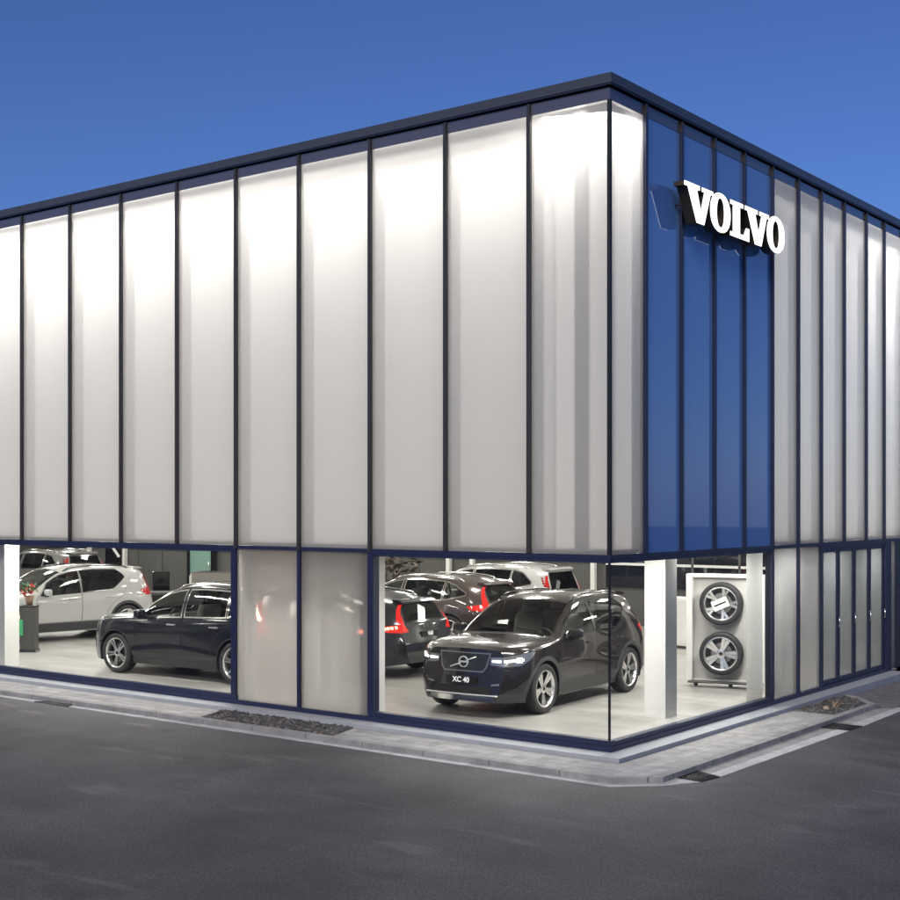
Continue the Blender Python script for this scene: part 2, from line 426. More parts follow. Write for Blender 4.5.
class Shape:
    def __init__(s, kx=1.0, kz=1.0, kw=1.0, wagon=False):
        s.kx, s.kz, s.kw, s.wagon = kx, kz, kw, wagon
        X = lambda pts: pchip([(a * kx, b) for a, b in pts])
        Zu = lambda pts: pchip([(a * kx, b * kz) for a, b in pts])
        s.x0, s.xe = 0.16 * kx, 4.33 * kx
        s.L = 4.43 * kx
        s.W = 0.93 * kw
        if wagon:
            s.zc = Zu([(.16, .86), (.3, .91), (.7, .98), (1.15, 1.045), (1.28, 1.08), (1.7, 1.36), (2.10, 1.56), (2.45, 1.625), (2.9, 1.645), (3.4, 1.62), (3.9, 1.565), (4.33, 1.47)])
            s.zr = Zu([(.16, .82), (.3, .87), (.7, .95), (1.15, 1.015), (1.28, 1.045), (1.7, 1.30), (2.10, 1.49), (2.45, 1.56), (2.9, 1.58), (3.4, 1.55), (3.9, 1.48), (4.33, 1.38)])
        else:
            s.zc = Zu([(.16, .955), (.3, .995), (.7, 1.035), (1.15, 1.07), (1.25, 1.095), (1.65, 1.365), (2.02, 1.56), (2.35, 1.62), (2.8, 1.645), (3.4, 1.63), (3.9, 1.60), (4.33, 1.555)])
            s.zr = Zu([(.16, .94), (.3, .978), (.7, 1.018), (1.15, 1.048), (1.25, 1.06), (1.65, 1.305), (2.02, 1.49), (2.35, 1.555), (2.8, 1.58), (3.4, 1.565), (3.9, 1.53), (4.33, 1.47)])
        Y = lambda pts: pchip([(a * kx, b * kw) for a, b in pts])
        s.yr = Y([(.16, .73), (.7, .735), (1.1, .75), (1.25, .77), (1.65, .715), (2.02, .66), (2.5, .65), (3.4, .64), (4.33, .61)])
        s.zs = Zu([(.16, .845), (.4, .92), (.9, .965), (1.3, .995), (2.2, 1.035), (3.2, 1.075), (3.8, 1.10), (4.33, 1.06)])
        s.ys = Y([(.16, .86), (.5, .90), (.9, .91), (1.5, .90), (3.4, .90), (4.33, .85)])
        s.zm = Zu([(.16, .64), (1, .73), (3.5, .77), (4.33, .78)])
        s.ym = Y([(.16, .91), (.8, .93), (3.6, .93), (4.33, .90)])
        s.zl = pchip([(0, .42), (5, .42)])
        s.yl = Y([(.16, .87), (.8, .915), (2.2, .895), (3.6, .915), (4.33, .88)])
        s.zb = X([(.16, .22), (.6, .2), (3.8, .2), (4.33, .27)])
        s.yb = Y([(.16, .78), (.8, .84), (3.6, .84), (4.33, .78)])
        s.R = 0.36
        s.xf, s.xr = .87 * kx, 3.57 * kx
        s.bf, s.br = (.14 if wagon else .09), .07
        s.rs = 0.60 if wagon else 0.38
    def F(s, x):
        a, b = .46 * s.kx, .34 * s.kx
        f1 = 1 - (.33 if s.wagon else .27) * np.clip(1 - (x - s.x0) / a, 0, 1) ** 3.0
        f2 = 1 - .20 * np.clip((x - (s.xe - b)) / b, 0, 1) ** 2.6
        return f1 * f2
    def deform(s, x, y, z):
        wf = 1 - smooth01((x - s.x0) / (.65 * s.kx))
        wr = smooth01((x - (s.xe - 1.0 * s.kx)) / (1.0 * s.kx))
        gf = .085 * np.clip((z - .55) / .4, -0.6, 1)
        k = 1.04 * s.kz
        gr = -s.rs * np.maximum(0, z - k) - .10 * np.clip((z - .6) / (k - .6), 0, 1) + .03 * np.clip((.6 - z) / .2, 0, 1)
        q = 1 - np.clip(np.abs(y) / s.W, 0, 1) ** 2
        return x + wf * (gf - s.bf * q) + wr * (gr + s.br * q)
    def raw(s, x, u):
        x = np.atleast_1d(np.asarray(x, float)); u = np.atleast_1d(np.asarray(u, float))
        x, u = np.broadcast_arrays(x, u)
        zc, zr, yr = s.zc(x), s.zr(x), s.yr(x)
        zmid = zr + (zc - zr) * .76
        Z = np.stack([s.zb(x), s.zl(x), s.zm(x), s.zs(x), zr, zmid, zc, zmid], -1)
        f = s.F(x)
        Y = np.stack([s.yb(x), s.yl(x), s.ym(x), s.ys(x), yr, yr * .55, yr * 0, -yr * .55], -1) * f[..., None]
        def herm(V):
            h = np.diff(UK); d = np.diff(V, axis=-1) / h
            m = np.zeros_like(V)
            a, b = d[..., :-1], d[..., 1:]
            w1 = 2 * h[1:] + h[:-1]; w2 = h[1:] + 2 * h[:-1]
            with np.errstate(divide='ignore', invalid='ignore'):
                hm = (w1 + w2) / (w1 / a + w2 / b)
            m[..., 1:-1] = np.where(a * b > 0, hm, 0)
            m[..., 0] = d[..., 0]; m[..., -1] = d[..., -1]
            i = np.clip(np.searchsorted(UK, u, side='right') - 1, 0, len(UK) - 2)
            t = (u - UK[i]) / h[i]
            g = lambda A, j: np.take_along_axis(A, j[..., None], -1)[..., 0]
            return ((2 * t ** 3 - 3 * t ** 2 + 1) * g(V, i) + (t ** 3 - 2 * t ** 2 + t) * h[i] * g(m, i)
                    + (-2 * t ** 3 + 3 * t ** 2) * g(V, i + 1) + (t ** 3 - t ** 2) * h[i] * g(m, i + 1))
        return x, herm(Y), herm(Z)
    def S(s, x, u):
        x, y, z = s.raw(x, u)
        return np.stack([s.deform(x, y, z), y, z], -1)
    def normal(s, x, u):
        e = 0.004
        xa, xb = np.clip(x - e, s.x0, s.xe), np.clip(x + e, s.x0, s.xe)
        dx = s.S(xb, u) - s.S(xa, u)
        du = s.S(x, np.clip(u + e, 0, 1.01)) - s.S(x, np.clip(u - e, 0, 1.01))
        n = np.cross(dx, du)
        n /= np.maximum(np.linalg.norm(n, axis=-1, keepdims=True), 1e-9)
        return n
    def u_of(s, x, z):
        us = np.linspace(0, 1, 400)
        _, _, zz = s.raw(np.full(400, x), us)
        zz = np.maximum.accumulate(zz)
        return float(np.interp(z, zz, us))

def dens(poly, d=0.05):
    out = []
    n = len(poly)
    for i in range(n):
        a, b = np.array(poly[i], float), np.array(poly[(i + 1) % n], float)
        k = max(1, int(math.ceil(np.linalg.norm(b - a) / d)))
        for j in range(k): out.append(tuple(a + (b - a) * j / k))
    return out

def inpoly(P, poly):
    x, y = P[:, 0], P[:, 1]
    r = np.zeros(len(P), bool)
    n = len(poly)
    for i in range(n):
        (x1, y1), (x2, y2) = poly[i], poly[(i + 1) % n]
        if y1 == y2: continue
        c = ((y1 > y) != (y2 > y)) & (x < (x2 - x1) * (y - y1) / (y2 - y1) + x1)
        r ^= c
    return r

def offset_poly(poly, d):
    n = len(poly)
    area = sum(poly[i][0] * poly[(i + 1) % n][1] - poly[(i + 1) % n][0] * poly[i][1] for i in range(n))
    sg = 1 if area > 0 else -1
    out = []
    for i in range(n):
        p0, p1, p2 = np.array(poly[i - 1], float), np.array(poly[i], float), np.array(poly[(i + 1) % n], float)
        a = p1 - p0; b = p2 - p1
        na = np.array([a[1], -a[0]]) / max(np.linalg.norm(a), 1e-9) * sg
        nb = np.array([b[1], -b[0]]) / max(np.linalg.norm(b), 1e-9) * sg
        k = na + nb; k /= max(np.linalg.norm(k), 1e-9)
        c = max(0.5, float(np.dot(k, na)))
        out.append(tuple(p1 + k * d / c))
    return out

def cdt(loops, grid):
    vs = []; es = []
    for lp in loops:
        b = len(vs); vs += [Vector(p) for p in lp]
        es += [(b + i, b + (i + 1) % len(lp)) for i in range(len(lp))]
    vs += [Vector(p) for p in grid]
    r = delaunay_2d_cdt(vs, es, [], 0, 1e-6, False)
    V = np.array([(v.x, v.y) for v in r[0]]); T = np.array([tuple(f) for f in r[2] if len(f) == 3])
    return V, T

def arc_poly(cx, cz, r, n=40):
    return [(cx + r * math.cos(2 * PI * k / n), cz + r * math.sin(2 * PI * k / n)) for k in range(n)]

KU = 1.7
def car_regions(s, style):
    """returns dict key -> list of (verts, normals, tris) with keys like 'body', ('door','L') ..."""
    kx, kz = s.kx, s.kz
    parts = {}
    def add(key, V, Nn, T):
        used = np.unique(T); mp = -np.ones(len(V), int); mp[used] = np.arange(len(used))
        parts.setdefault(key, []).append((V[used], Nn[used], mp[T]))
    # ---- side regions, given in (x, z)
    def zr_m(x, d): return float(s.zr(x)) - d
    def belt(x): return float(s.zs(x)) + .028
    doorF = [(1.40, .43), (1.365, .70), (1.37, .97), (1.47, 1.075)]
    xs = [1.62, 1.8, 2.0, 2.2, 2.42]
    A = [(x * kx, z * kz if z > .5 else z) for x, z in doorF] + [(x * kx, zr_m(x * kx, .022)) for x in xs] + [(2.425 * kx, .43)]
    if style == 'compact':
        rear = [(3.0, .43), (3.06, .62), (3.2, .80), (3.42, .93), (3.56, 1.12), (3.60, 1.30)]
    else:
        rear = [(3.0, .43), (3.06, .62), (3.2, .80), (3.40, .93), (3.47, 1.12), (3.50, 1.30)]
    B = [(2.437 * kx, .43)] + [(x * kx, z * kz if z > .5 else z) for x, z in rear] + [(x * kx, zr_m(x * kx, .022)) for x in (3.52, 3.2, 2.9, 2.65, 2.437)]
    up = .058
    winF = [(1.49 * kx, belt(1.49 * kx))] + [(x * kx, zr_m(x * kx, up)) for x in (1.66, 1.85, 2.0, 2.2, 2.38)] + [(2.385 * kx, belt(2.385 * kx))]
    if style == 'compact':
        winR = [(2.475 * kx, belt(2.475 * kx))] + [(x * kx, zr_m(x * kx, up)) for x in (2.475, 2.8, 3.1, 3.35)] + [(3.50 * kx, 1.40 * kz), (3.53 * kx, 1.365 * kz), (3.22 * kx, 1.145 * kz), (3.1 * kx, belt(3.1 * kx))]
        winQ = None
    else:
        winR = [(2.475 * kx, belt(2.475 * kx))] + [(x * kx, zr_m(x * kx, up)) for x in (2.475, 2.8, 3.1, 3.35)] + [(3.36 * kx, belt(3.36 * kx))]
        winQ = [(3.42 * kx, belt(3.42 * kx) + .005), (3.42 * kx, zr_m(3.42 * kx, up)), (3.70 * kx, zr_m(3.70 * kx, up + .035)), (3.80 * kx, zr_m(3.8 * kx, up + .07)), (4.0 * kx, 1.27 * kz), (3.99 * kx, 1.225 * kz)]
    Rw = s.R
    archF, archR = arc_poly(s.xf, Rw, .405), arc_poly(s.xr, Rw, .405)
    cladF, cladR = arc_poly(s.xf, Rw, .47), arc_poly(s.xr, Rw, .47)
    sill = [(s.x0 + .001, .215), (s.x0 + .001, .34), (s.xf, .36), (1.3 * kx, .415), (3.1 * kx, .415), (s.xr, .37), (s.xe - .001, .42), (s.xe - .001, .215)]
    if style != 'compact':
        cladF, cladR = arc_poly(s.xf, Rw, .418), arc_poly(s.xr, Rw, .418)
        sill = [(1.15 * kx, .205), (1.2 * kx, .30), (3.2 * kx, .30), (3.25 * kx, .205)]
    if s.wagon:
        cladF, cladR = arc_poly(s.xf, Rw, .45), arc_poly(s.xr, Rw, .45)
    hl_up = 0 if s.wagon else .06
    hz = lambda z: (z + (hl_up if z < .87 and z > .6 else 0)) * kz
    headS = [(s.x0, hz(.655)), (s.x0, hz(.795)), (.36 * kx, hz(.845)), (.52 * kx, hz(.865)), (.56 * kx, hz(.85)), (.44 * kx, hz(.76)), (.30 * kx, hz(.675))]
    if style == 'compact':
        tailS = [(s.xe, hz(.92)), (s.xe, hz(1.42)), (s.xe - .055, hz(1.42)), (s.xe - .075, hz(1.10)), (s.xe - .36 * kx, hz(1.055)), (s.xe - .24 * kx, hz(.935))]
    else:
        tailS = [(s.xe, hz(.88)), (s.xe, hz(1.40)), (s.xe - .04, hz(1.40)), (s.xe - .06, hz(1.03)), (s.xe - .32 * kx, hz(.985)), (s.xe - .24 * kx, hz(.90))]
    fog = [(s.x0, .40), (s.x0, .46), (.30 * kx, .50), (.33 * kx, .46), (.25 * kx, .40)]
    # to the (x, u) domain
    def dom(poly, d=.04): return [(x, s.u_of(min(max(x, s.x0), s.xe), z) * KU) for x, z in dens(poly, d)]
    side = {}
    side['archF'], side['archR'] = dom(archF), dom(archR)
    side['cladF'], side['cladR'] = dom(cladF), dom(cladR)
    side['sill'] = dom(sill)
    side['winF'], side['winR'] = dom(winF), dom(winR)
    side['doorF'], side['doorR'] = dom(A), dom(B)
    for k, src in (('doorF', A), ('doorR', B)): side[k + 'o'] = dom(offset_poly(src, .006))
    trims = []
    if winQ: side['winQ'] = dom(winQ)
    for k, src in (('winF', winF), ('winR', winR), ('winQ', winQ)):
        if src: side[k + 'o'] = dom(offset_poly(src, .030 if style == 'compact' else .024))
    side['head'], side['tail'] = dom(headS, .03), dom(tailS, .03)
    ur = .735 * KU
    xa, xb = 1.265 * kx, 2.03 * kx * (1.03 if s.wagon else 1)
    n = 16
    side['wind'] = [(xa + (xb - xa) * i / n, ur) for i in range(n + 1)] + [(xb, KU * 1.0), (xa, KU * 1.0)]
    hx = s.x0 + .05
    hoodg = [(hx, .70 * KU), (1.16 * kx, .70 * KU)]
    side['hoodgap'] = dens([(hx, .690 * KU), (1.17 * kx, .690 * KU), (1.17 * kx, .697 * KU), (hx, .697 * KU)], .05)
    side['frame'] = [(s.x0, 0), (s.xe, 0), (s.xe, KU), (s.x0, KU)]
    side['frame'] = dens(side['frame'], .04)
    gx = np.concatenate([np.linspace(s.x0, s.x0 + .5, 22), np.linspace(s.x0 + .5, s.xe - .5, 62)[1:], np.linspace(s.xe - .5, s.xe, 18)[1:]])
    gu = np.linspace(0, KU, 46)
    G = [(a + .0007 * ((j * 7) % 3), b) for j, b in enumerate(gu[1:-1]) for a in gx[1:-1]]
    loops = [v for k, v in side.items()]
    V, T = cdt(loops, G)
    C = V[T].mean(1)
    inside = (C[:, 0] > s.x0) & (C[:, 0] < s.xe) & (C[:, 1] > 0) & (C[:, 1] < KU)
    a2 = np.abs((V[T[:, 1], 0] - V[T[:, 0], 0]) * (V[T[:, 2], 1] - V[T[:, 0], 1]) - (V[T[:, 2], 0] - V[T[:, 0], 0]) * (V[T[:, 1], 1] - V[T[:, 0], 1]))
    inside &= a2 > 1e-9
    I = {k: inpoly(C, v) for k, v in side.items() if k != 'frame'}
    lab = np.array(['body'] * len(T), dtype=object)
    lab[I['hoodgap']] = 'gap'
    for k in ('doorF', 'doorR'): lab[I[k + 'o']] = 'gap'
    lab[I['doorF']] = 'doorF'; lab[I['doorR']] = 'doorR'
    for k in ('winF', 'winR', 'winQ'):
        if k in I:
            isd = I[k + 'o']
            lab[isd] = 'trim' + k
            lab[I[k]] = k
    lab[I['sill']] = 'clad'
    lab[I['cladF'] | I['cladR']] = 'clad'
    lab[I['head']] = 'head'; lab[I['tail']] = 'tail'
    lab[I['wind']] = 'wind'
    lab[I['archF'] | I['archR']] = 'drop'
    lab[~inside] = 'drop'
    u = np.clip(V[:, 1] / KU, 0, 1); xx = np.clip(V[:, 0], s.x0, s.xe)
    P = s.S(xx, u); Nn = s.normal(xx, u)
    out = np.stack([P[:, 0] * 0, P[:, 1], P[:, 2] - .7], -1)
    flip = (np.einsum('ij,ij->i', Nn, np.where(np.abs(out) > 0, out, 1e-6)) < 0)
    Nn[flip] *= -1
    for k in set(lab):
        if k == 'drop': continue
        Tk = T[lab == k]
        for sd, sg in (('R', 1), ('L', -1)):
            Vs = P * np.array([1, sg, 1]); Ns = Nn * np.array([1, sg, 1])
            key = k if k in ('body', 'gap', 'clad', 'wind') else (k, sd)
            tri = Tk.copy()
            fn = np.cross(Vs[tri[:, 1]] - Vs[tri[:, 0]], Vs[tri[:, 2]] - Vs[tri[:, 0]])
            bad = np.einsum('ij,ij->i', fn, Ns[tri].sum(1)) < 0
            tri[bad] = tri[bad][:, ::-1]
            add(key, Vs, Ns, tri)
    # ---- front and rear caps in (y, z)
    for end, xc in (('front', s.x0), ('rear', s.xe)):
        uu = np.linspace(0, 1, 90)
        _, ry, rz = s.raw(np.full(90, xc), uu)
        ring = [(ry[i], rz[i]) for i in range(90)] + [(-ry[i], rz[i]) for i in range(88, -1, -1)]
        yw = lambda z: float(np.interp(z, np.maximum.accumulate(rz), ry))
        reg = {}
        if end == 'front':
            gz0, gz1 = (.645, .885) if style == 'compact' else (.50, .79)
            gz0, gz1 = gz0 * kz, gz1 * kz
            reg['grille'] = dens([(-.37, gz0 + .06), (-.32, gz0), (.32, gz0), (.37, gz0 + .06), (.41, gz1), (-.41, gz1)], .03)
            reg['grille_rim'] = dens(offset_poly([(-.37, gz0 + .06), (-.32, gz0), (.32, gz0), (.37, gz0 + .06), (.41, gz1), (-.41, gz1)], .016), .03)
            reg['intake'] = dens([(-.50, .335), (-.44, .435), (.44, .435), (.50, .335)], .04)
            reg['skid'] = dens([(-.56, .225), (-.52, .30), (.52, .30), (.56, .225)], .04)
            for sg, nm in ((1, 'R'), (-1, 'L')):
                o = 1 if sg == 1 else -1
                ye = .60
                reg['head' + nm] = dens([(o * .44, hz(.68)), (o * .43, hz(.785)), (o * (ye + .1), hz(.795)), (o * (ye + .1), hz(.655))], .03)
                reg['fog' + nm] = dens([(o * .49, .452), (o * .48, .474), (o * .61, .492), (o * .61, .462)], .03)
        else:
            reg['rwin'] = dens([(-.55, 1.10 * kz), (-.49, 1.44 * kz), (.49, 1.44 * kz), (.55, 1.10 * kz)], .05)
            reg['rwino'] = dens(offset_poly([(-.55, 1.10 * kz), (-.49, 1.44 * kz), (.49, 1.44 * kz), (.55, 1.10 * kz)], .035), .05)
            reg['recess'] = dens([(-.27, .77 * kz), (-.27, .89 * kz), (.27, .89 * kz), (.27, .77 * kz)], .05)
            reg['bump'] = dens([(-.9, .2), (-.9, .47), (.9, .47), (.9, .2)], .05)
            reg['lidgap'] = dens([(-.56, .62), (-.56, .628), (.56, .628), (.56, .62)], .05)
            for sg, nm in ((1, 'R'), (-1, 'L')):
                lo = .92 if style == 'compact' else .88
                reg['tail' + nm] = dens([(sg * .56 * s.kw, hz(lo + .02)), (sg * .635 * s.kw, hz(1.03)), (sg * .585 * s.kw, hz(1.42)), (sg * .9, hz(1.42)), (sg * .9, hz(lo)), ], .03)
        zmin, zmax = rz.min(), rz.max()
        G = [(a + .0009 * (j % 3), b) for j, b in enumerate(np.arange(zmin + .02, zmax, .028)) for a in np.arange(-.8, .8, .032)]
        G = [g for g in G if abs(g[0]) < yw(g[1]) - .012]
        V, T = cdt([ring] + list(reg.values()), G)
        C = V[T].mean(1)
        ok = inpoly(C, ring)
        I = {k: inpoly(C, v) for k, v in reg.items()}
        lab = np.array(['body'] * len(T), dtype=object)
        if end == 'front':
            lab[C[:, 1] < .335] = 'clad'
            lab[I['grille_rim']] = 'grilleframe'; lab[I['grille']] = 'grille'
            lab[I['intake']] = 'intake'; lab[I['skid']] = 'skid'
            for nm in 'RL':
                lab[I['fog' + nm]] = 'fog'
                for i in np.where(I['head' + nm])[0]: lab[i] = ('head', nm)
        else:
            lab[I['lidgap']] = 'gap'
            lab[I['recess']] = 'body'
            lab[I['bump']] = 'clad' if style == 'compact' or s.wagon else 'body'
            lab[(C[:, 1] < .36)] = 'clad'
            lab[I['rwino']] = 'rtrim'; lab[I['rwin']] = 'rwin'
            for nm in 'RL':
                for i in np.where(I['tail' + nm])[0]: lab[i] = ('tail', nm)
        lab[~ok] = 'drop'
        e = .004
        def fp(y, z): return s.deform(np.full(len(y), xc), y, z)
        x = fp(V[:, 0], V[:, 1])
        P = np.stack([x, V[:, 0], V[:, 1]], -1)
        dxy = (fp(V[:, 0] + e, V[:, 1]) - fp(V[:, 0] - e, V[:, 1])) / (2 * e)
        dxz = (fp(V[:, 0], V[:, 1] + e) - fp(V[:, 0], V[:, 1] - e)) / (2 * e)
        Nn = np.stack([np.ones(len(x)), -dxy, -dxz], -1); Nn /= np.linalg.norm(Nn, axis=-1, keepdims=True)
        if end == 'front': Nn *= -1
        seen = []
        for k in lab:
            if k not in seen: seen.append(k)
        for k in seen:
            if k == 'drop': continue
            mk = np.array([l == k for l in lab])
            tri = T[mk]
            fn = np.cross(P[tri[:, 1]] - P[tri[:, 0]], P[tri[:, 2]] - P[tri[:, 0]])
            bad = np.einsum('ij,ij->i', fn, Nn[tri].sum(1)) < 0
            tri = tri.copy(); tri[bad] = tri[bad][:, ::-1]
            add(k, P, Nn, tri)
    return parts

def join(plist):
    Vs, Ns, Ts = [], [], []; b = 0
    for V, Nn, T in plist:
        Vs.append(V); Ns.append(Nn); Ts.append(T + b); b += len(V)
    return np.concatenate(Vs), np.concatenate(Ns), np.concatenate(Ts)

def part_obj(name, chunks, parent, off=0.0, backing=None):
    """chunks: list of (list of parts, material)"""
    Vs, Ns, Ts, mi, mats = [], [], [], [], []
    b = 0
    for i, (pl, mat) in enumerate(chunks):
        if not pl: continue
        V, Nn, T = join(pl)
        Vs.append(V + Nn * off); Ns.append(Nn); Ts.append(T + b); b += len(V)
        mi += [len(mats)] * len(T); mats.append(mat)
    if backing is not None:
        V, Nn, T = join(chunks[0][0])
        Vs.append(V - Nn * .012); Ns.append(-Nn); Ts.append(T[:, ::-1] + b); b += len(V)
        mi += [len(mats)] * len(T); mats.append(backing)
    if not Vs: return None
    return mesh_obj(name, np.concatenate(Vs), np.concatenate(Ts), mats, parent, mi, True, np.concatenate(Ns))

WHEEL_MESH = {}
def wheel_meshes(kind):
    """tyre and rim in a local frame whose outer face looks to -y"""
    if kind in WHEEL_MESH: return WHEEL_MESH[kind]
    R, w = .36, .235
    rr = .258
    t = MB()
    t.lathe([(rr, -.095), (rr + .02, -.112), (R - .035, -.117), (R - .012, -.108), (R - .001, -.085), (R, -.03), (R - .006, -.028), (R - .006, -.022), (R, -.02), (R, .02), (R - .006, .022), (R - .006, .028), (R, .03), (R - .001, .085), (R - .012, .108), (R - .035, .117), (rr + .02, .112), (rr, .095)], 56)
    tyre = t.build('tyre', M_TYRE, smooth=50)
    r = MB()
    r.lathe([(rr + .012, -.100), (rr + .012, -.112), (rr - .004, -.114), (rr - .014, -.104), (rr - .022, -.05), (rr - .03, .09)], 56, mi=0)
    r.disc(rr - .03, .06, 40, mi=1)
    r.lathe([(.165, .02), (.165, .0), (.06, .0)], 32, mi=2)
    def bar(a0, r0, a1, r1, w0, w1, d0, d1, mi=0, th=.035):
        p0 = Vector((math.cos(a0) * r0, 0, math.sin(a0) * r0)); p1 = Vector((math.cos(a1) * r1, 0, math.sin(a1) * r1))
        d = (p1 - p0).normalized(); nrm = Vector((-d.z, 0, d.x))
        A = []
        for p, ww, dd in ((p0, w0, d0), (p1, w1, d1)):
            for sg in (-1, 1):
                A.append(r.bm.verts.new(p + nrm * sg * ww + Vector((0, dd, 0))))
            for sg in (1, -1):
                A.append(r.bm.verts.new(p + nrm * sg * ww * 1.25 + Vector((0, dd + th, 0))))
        q = [(0, 1, 5, 4), (1, 2, 6, 5), (2, 3, 7, 6), (3, 0, 4, 7)]
        for k, f in enumerate(q):
            ff = r.bm.faces.new([A[i] for i in f]); ff.material_index = mi if k == 0 else 1 if mi == 0 and kind != 'plain' else mi
    n = 5
    for k in range(n):
        a = 2 * PI * k / n + PI / 2
        if kind == 'blade':
            bar(a - .10, .045, a - .17, rr - .008, .020, .030, -.075, -.098)
            bar(a + .30, .060, a + .13, rr - .008, .012, .030, -.073, -.097)
            bar(a, .05, a, rr - .02, .024, .05, -.06, -.07, mi=1)
        elif kind == 'double':
            bar(a - .22, .055, a - .13, rr - .006, .013, .017, -.078, -.100)
            bar(a + .22, .055, a + .13, rr - .006, .013, .017, -.078, -.100)
        else:
            bar(a, .04, a, .13, .030, .022, -.080, -.088, mi=0)
            bar(a - .03, .12, a - .16, rr - .004, .016, .024, -.086, -.102)
            bar(a + .03, .12, a + .16, rr - .004, .016, .024, -.086, -.102)
    r.lathe([(.075, -.055), (.072, -.082), (.04, -.088), (.0305, -.088)], 24, mi=0)
    r.lathe([(.030, -.088), (.028, -.094), (.0005, -.095)], 20, mi=1)
    rim = r.build('rim', [M_RIM, M_RIMDARK, M_DISC], smooth=40)
    WHEEL_MESH[kind] = (tyre.data, rim.data)
    bpy.data.objects.remove(tyre); bpy.data.objects.remove(rim)
    return WHEEL_MESH[kind]

def add_wheel(parent, kind, loc, flip, name='wheel', spin=0.0):
    td, rd = wheel_meshes(kind)
    t = bpy.data.objects.new(name, td); link(t); t.parent = parent
    t.location = loc; t.rotation_euler = (0, spin, PI if flip else 0)
    r = bpy.data.objects.new('rim', rd); link(r); r.parent = t
    return t

def text_mesh(name, body, size, mat, parent, mtx, extrude=.002, bold=False, spacing=1.0):
    cu = bpy.data.curves.new(name, 'FONT'); cu.body = body; cu.size = size; cu.align_x = 'CENTER'; cu.align_y = 'CENTER'
    cu.extrude = extrude; cu.space_character = spacing
    if bold: cu.offset = size * .02
    o = bpy.data.objects.new(name, cu); link(o)
    dg = bpy.context.evaluated_depsgraph_get(); dg.update()
    me = bpy.data.meshes.new_from_object(o.evaluated_get(dg))
    bpy.data.objects.remove(o); bpy.data.curves.remove(cu)
    me.name = name; me.materials.clear(); me.materials.append(mat)
    m = bpy.data.objects.new(name, me); link(m); m.parent = parent
    m.matrix_local = mtx
    return m

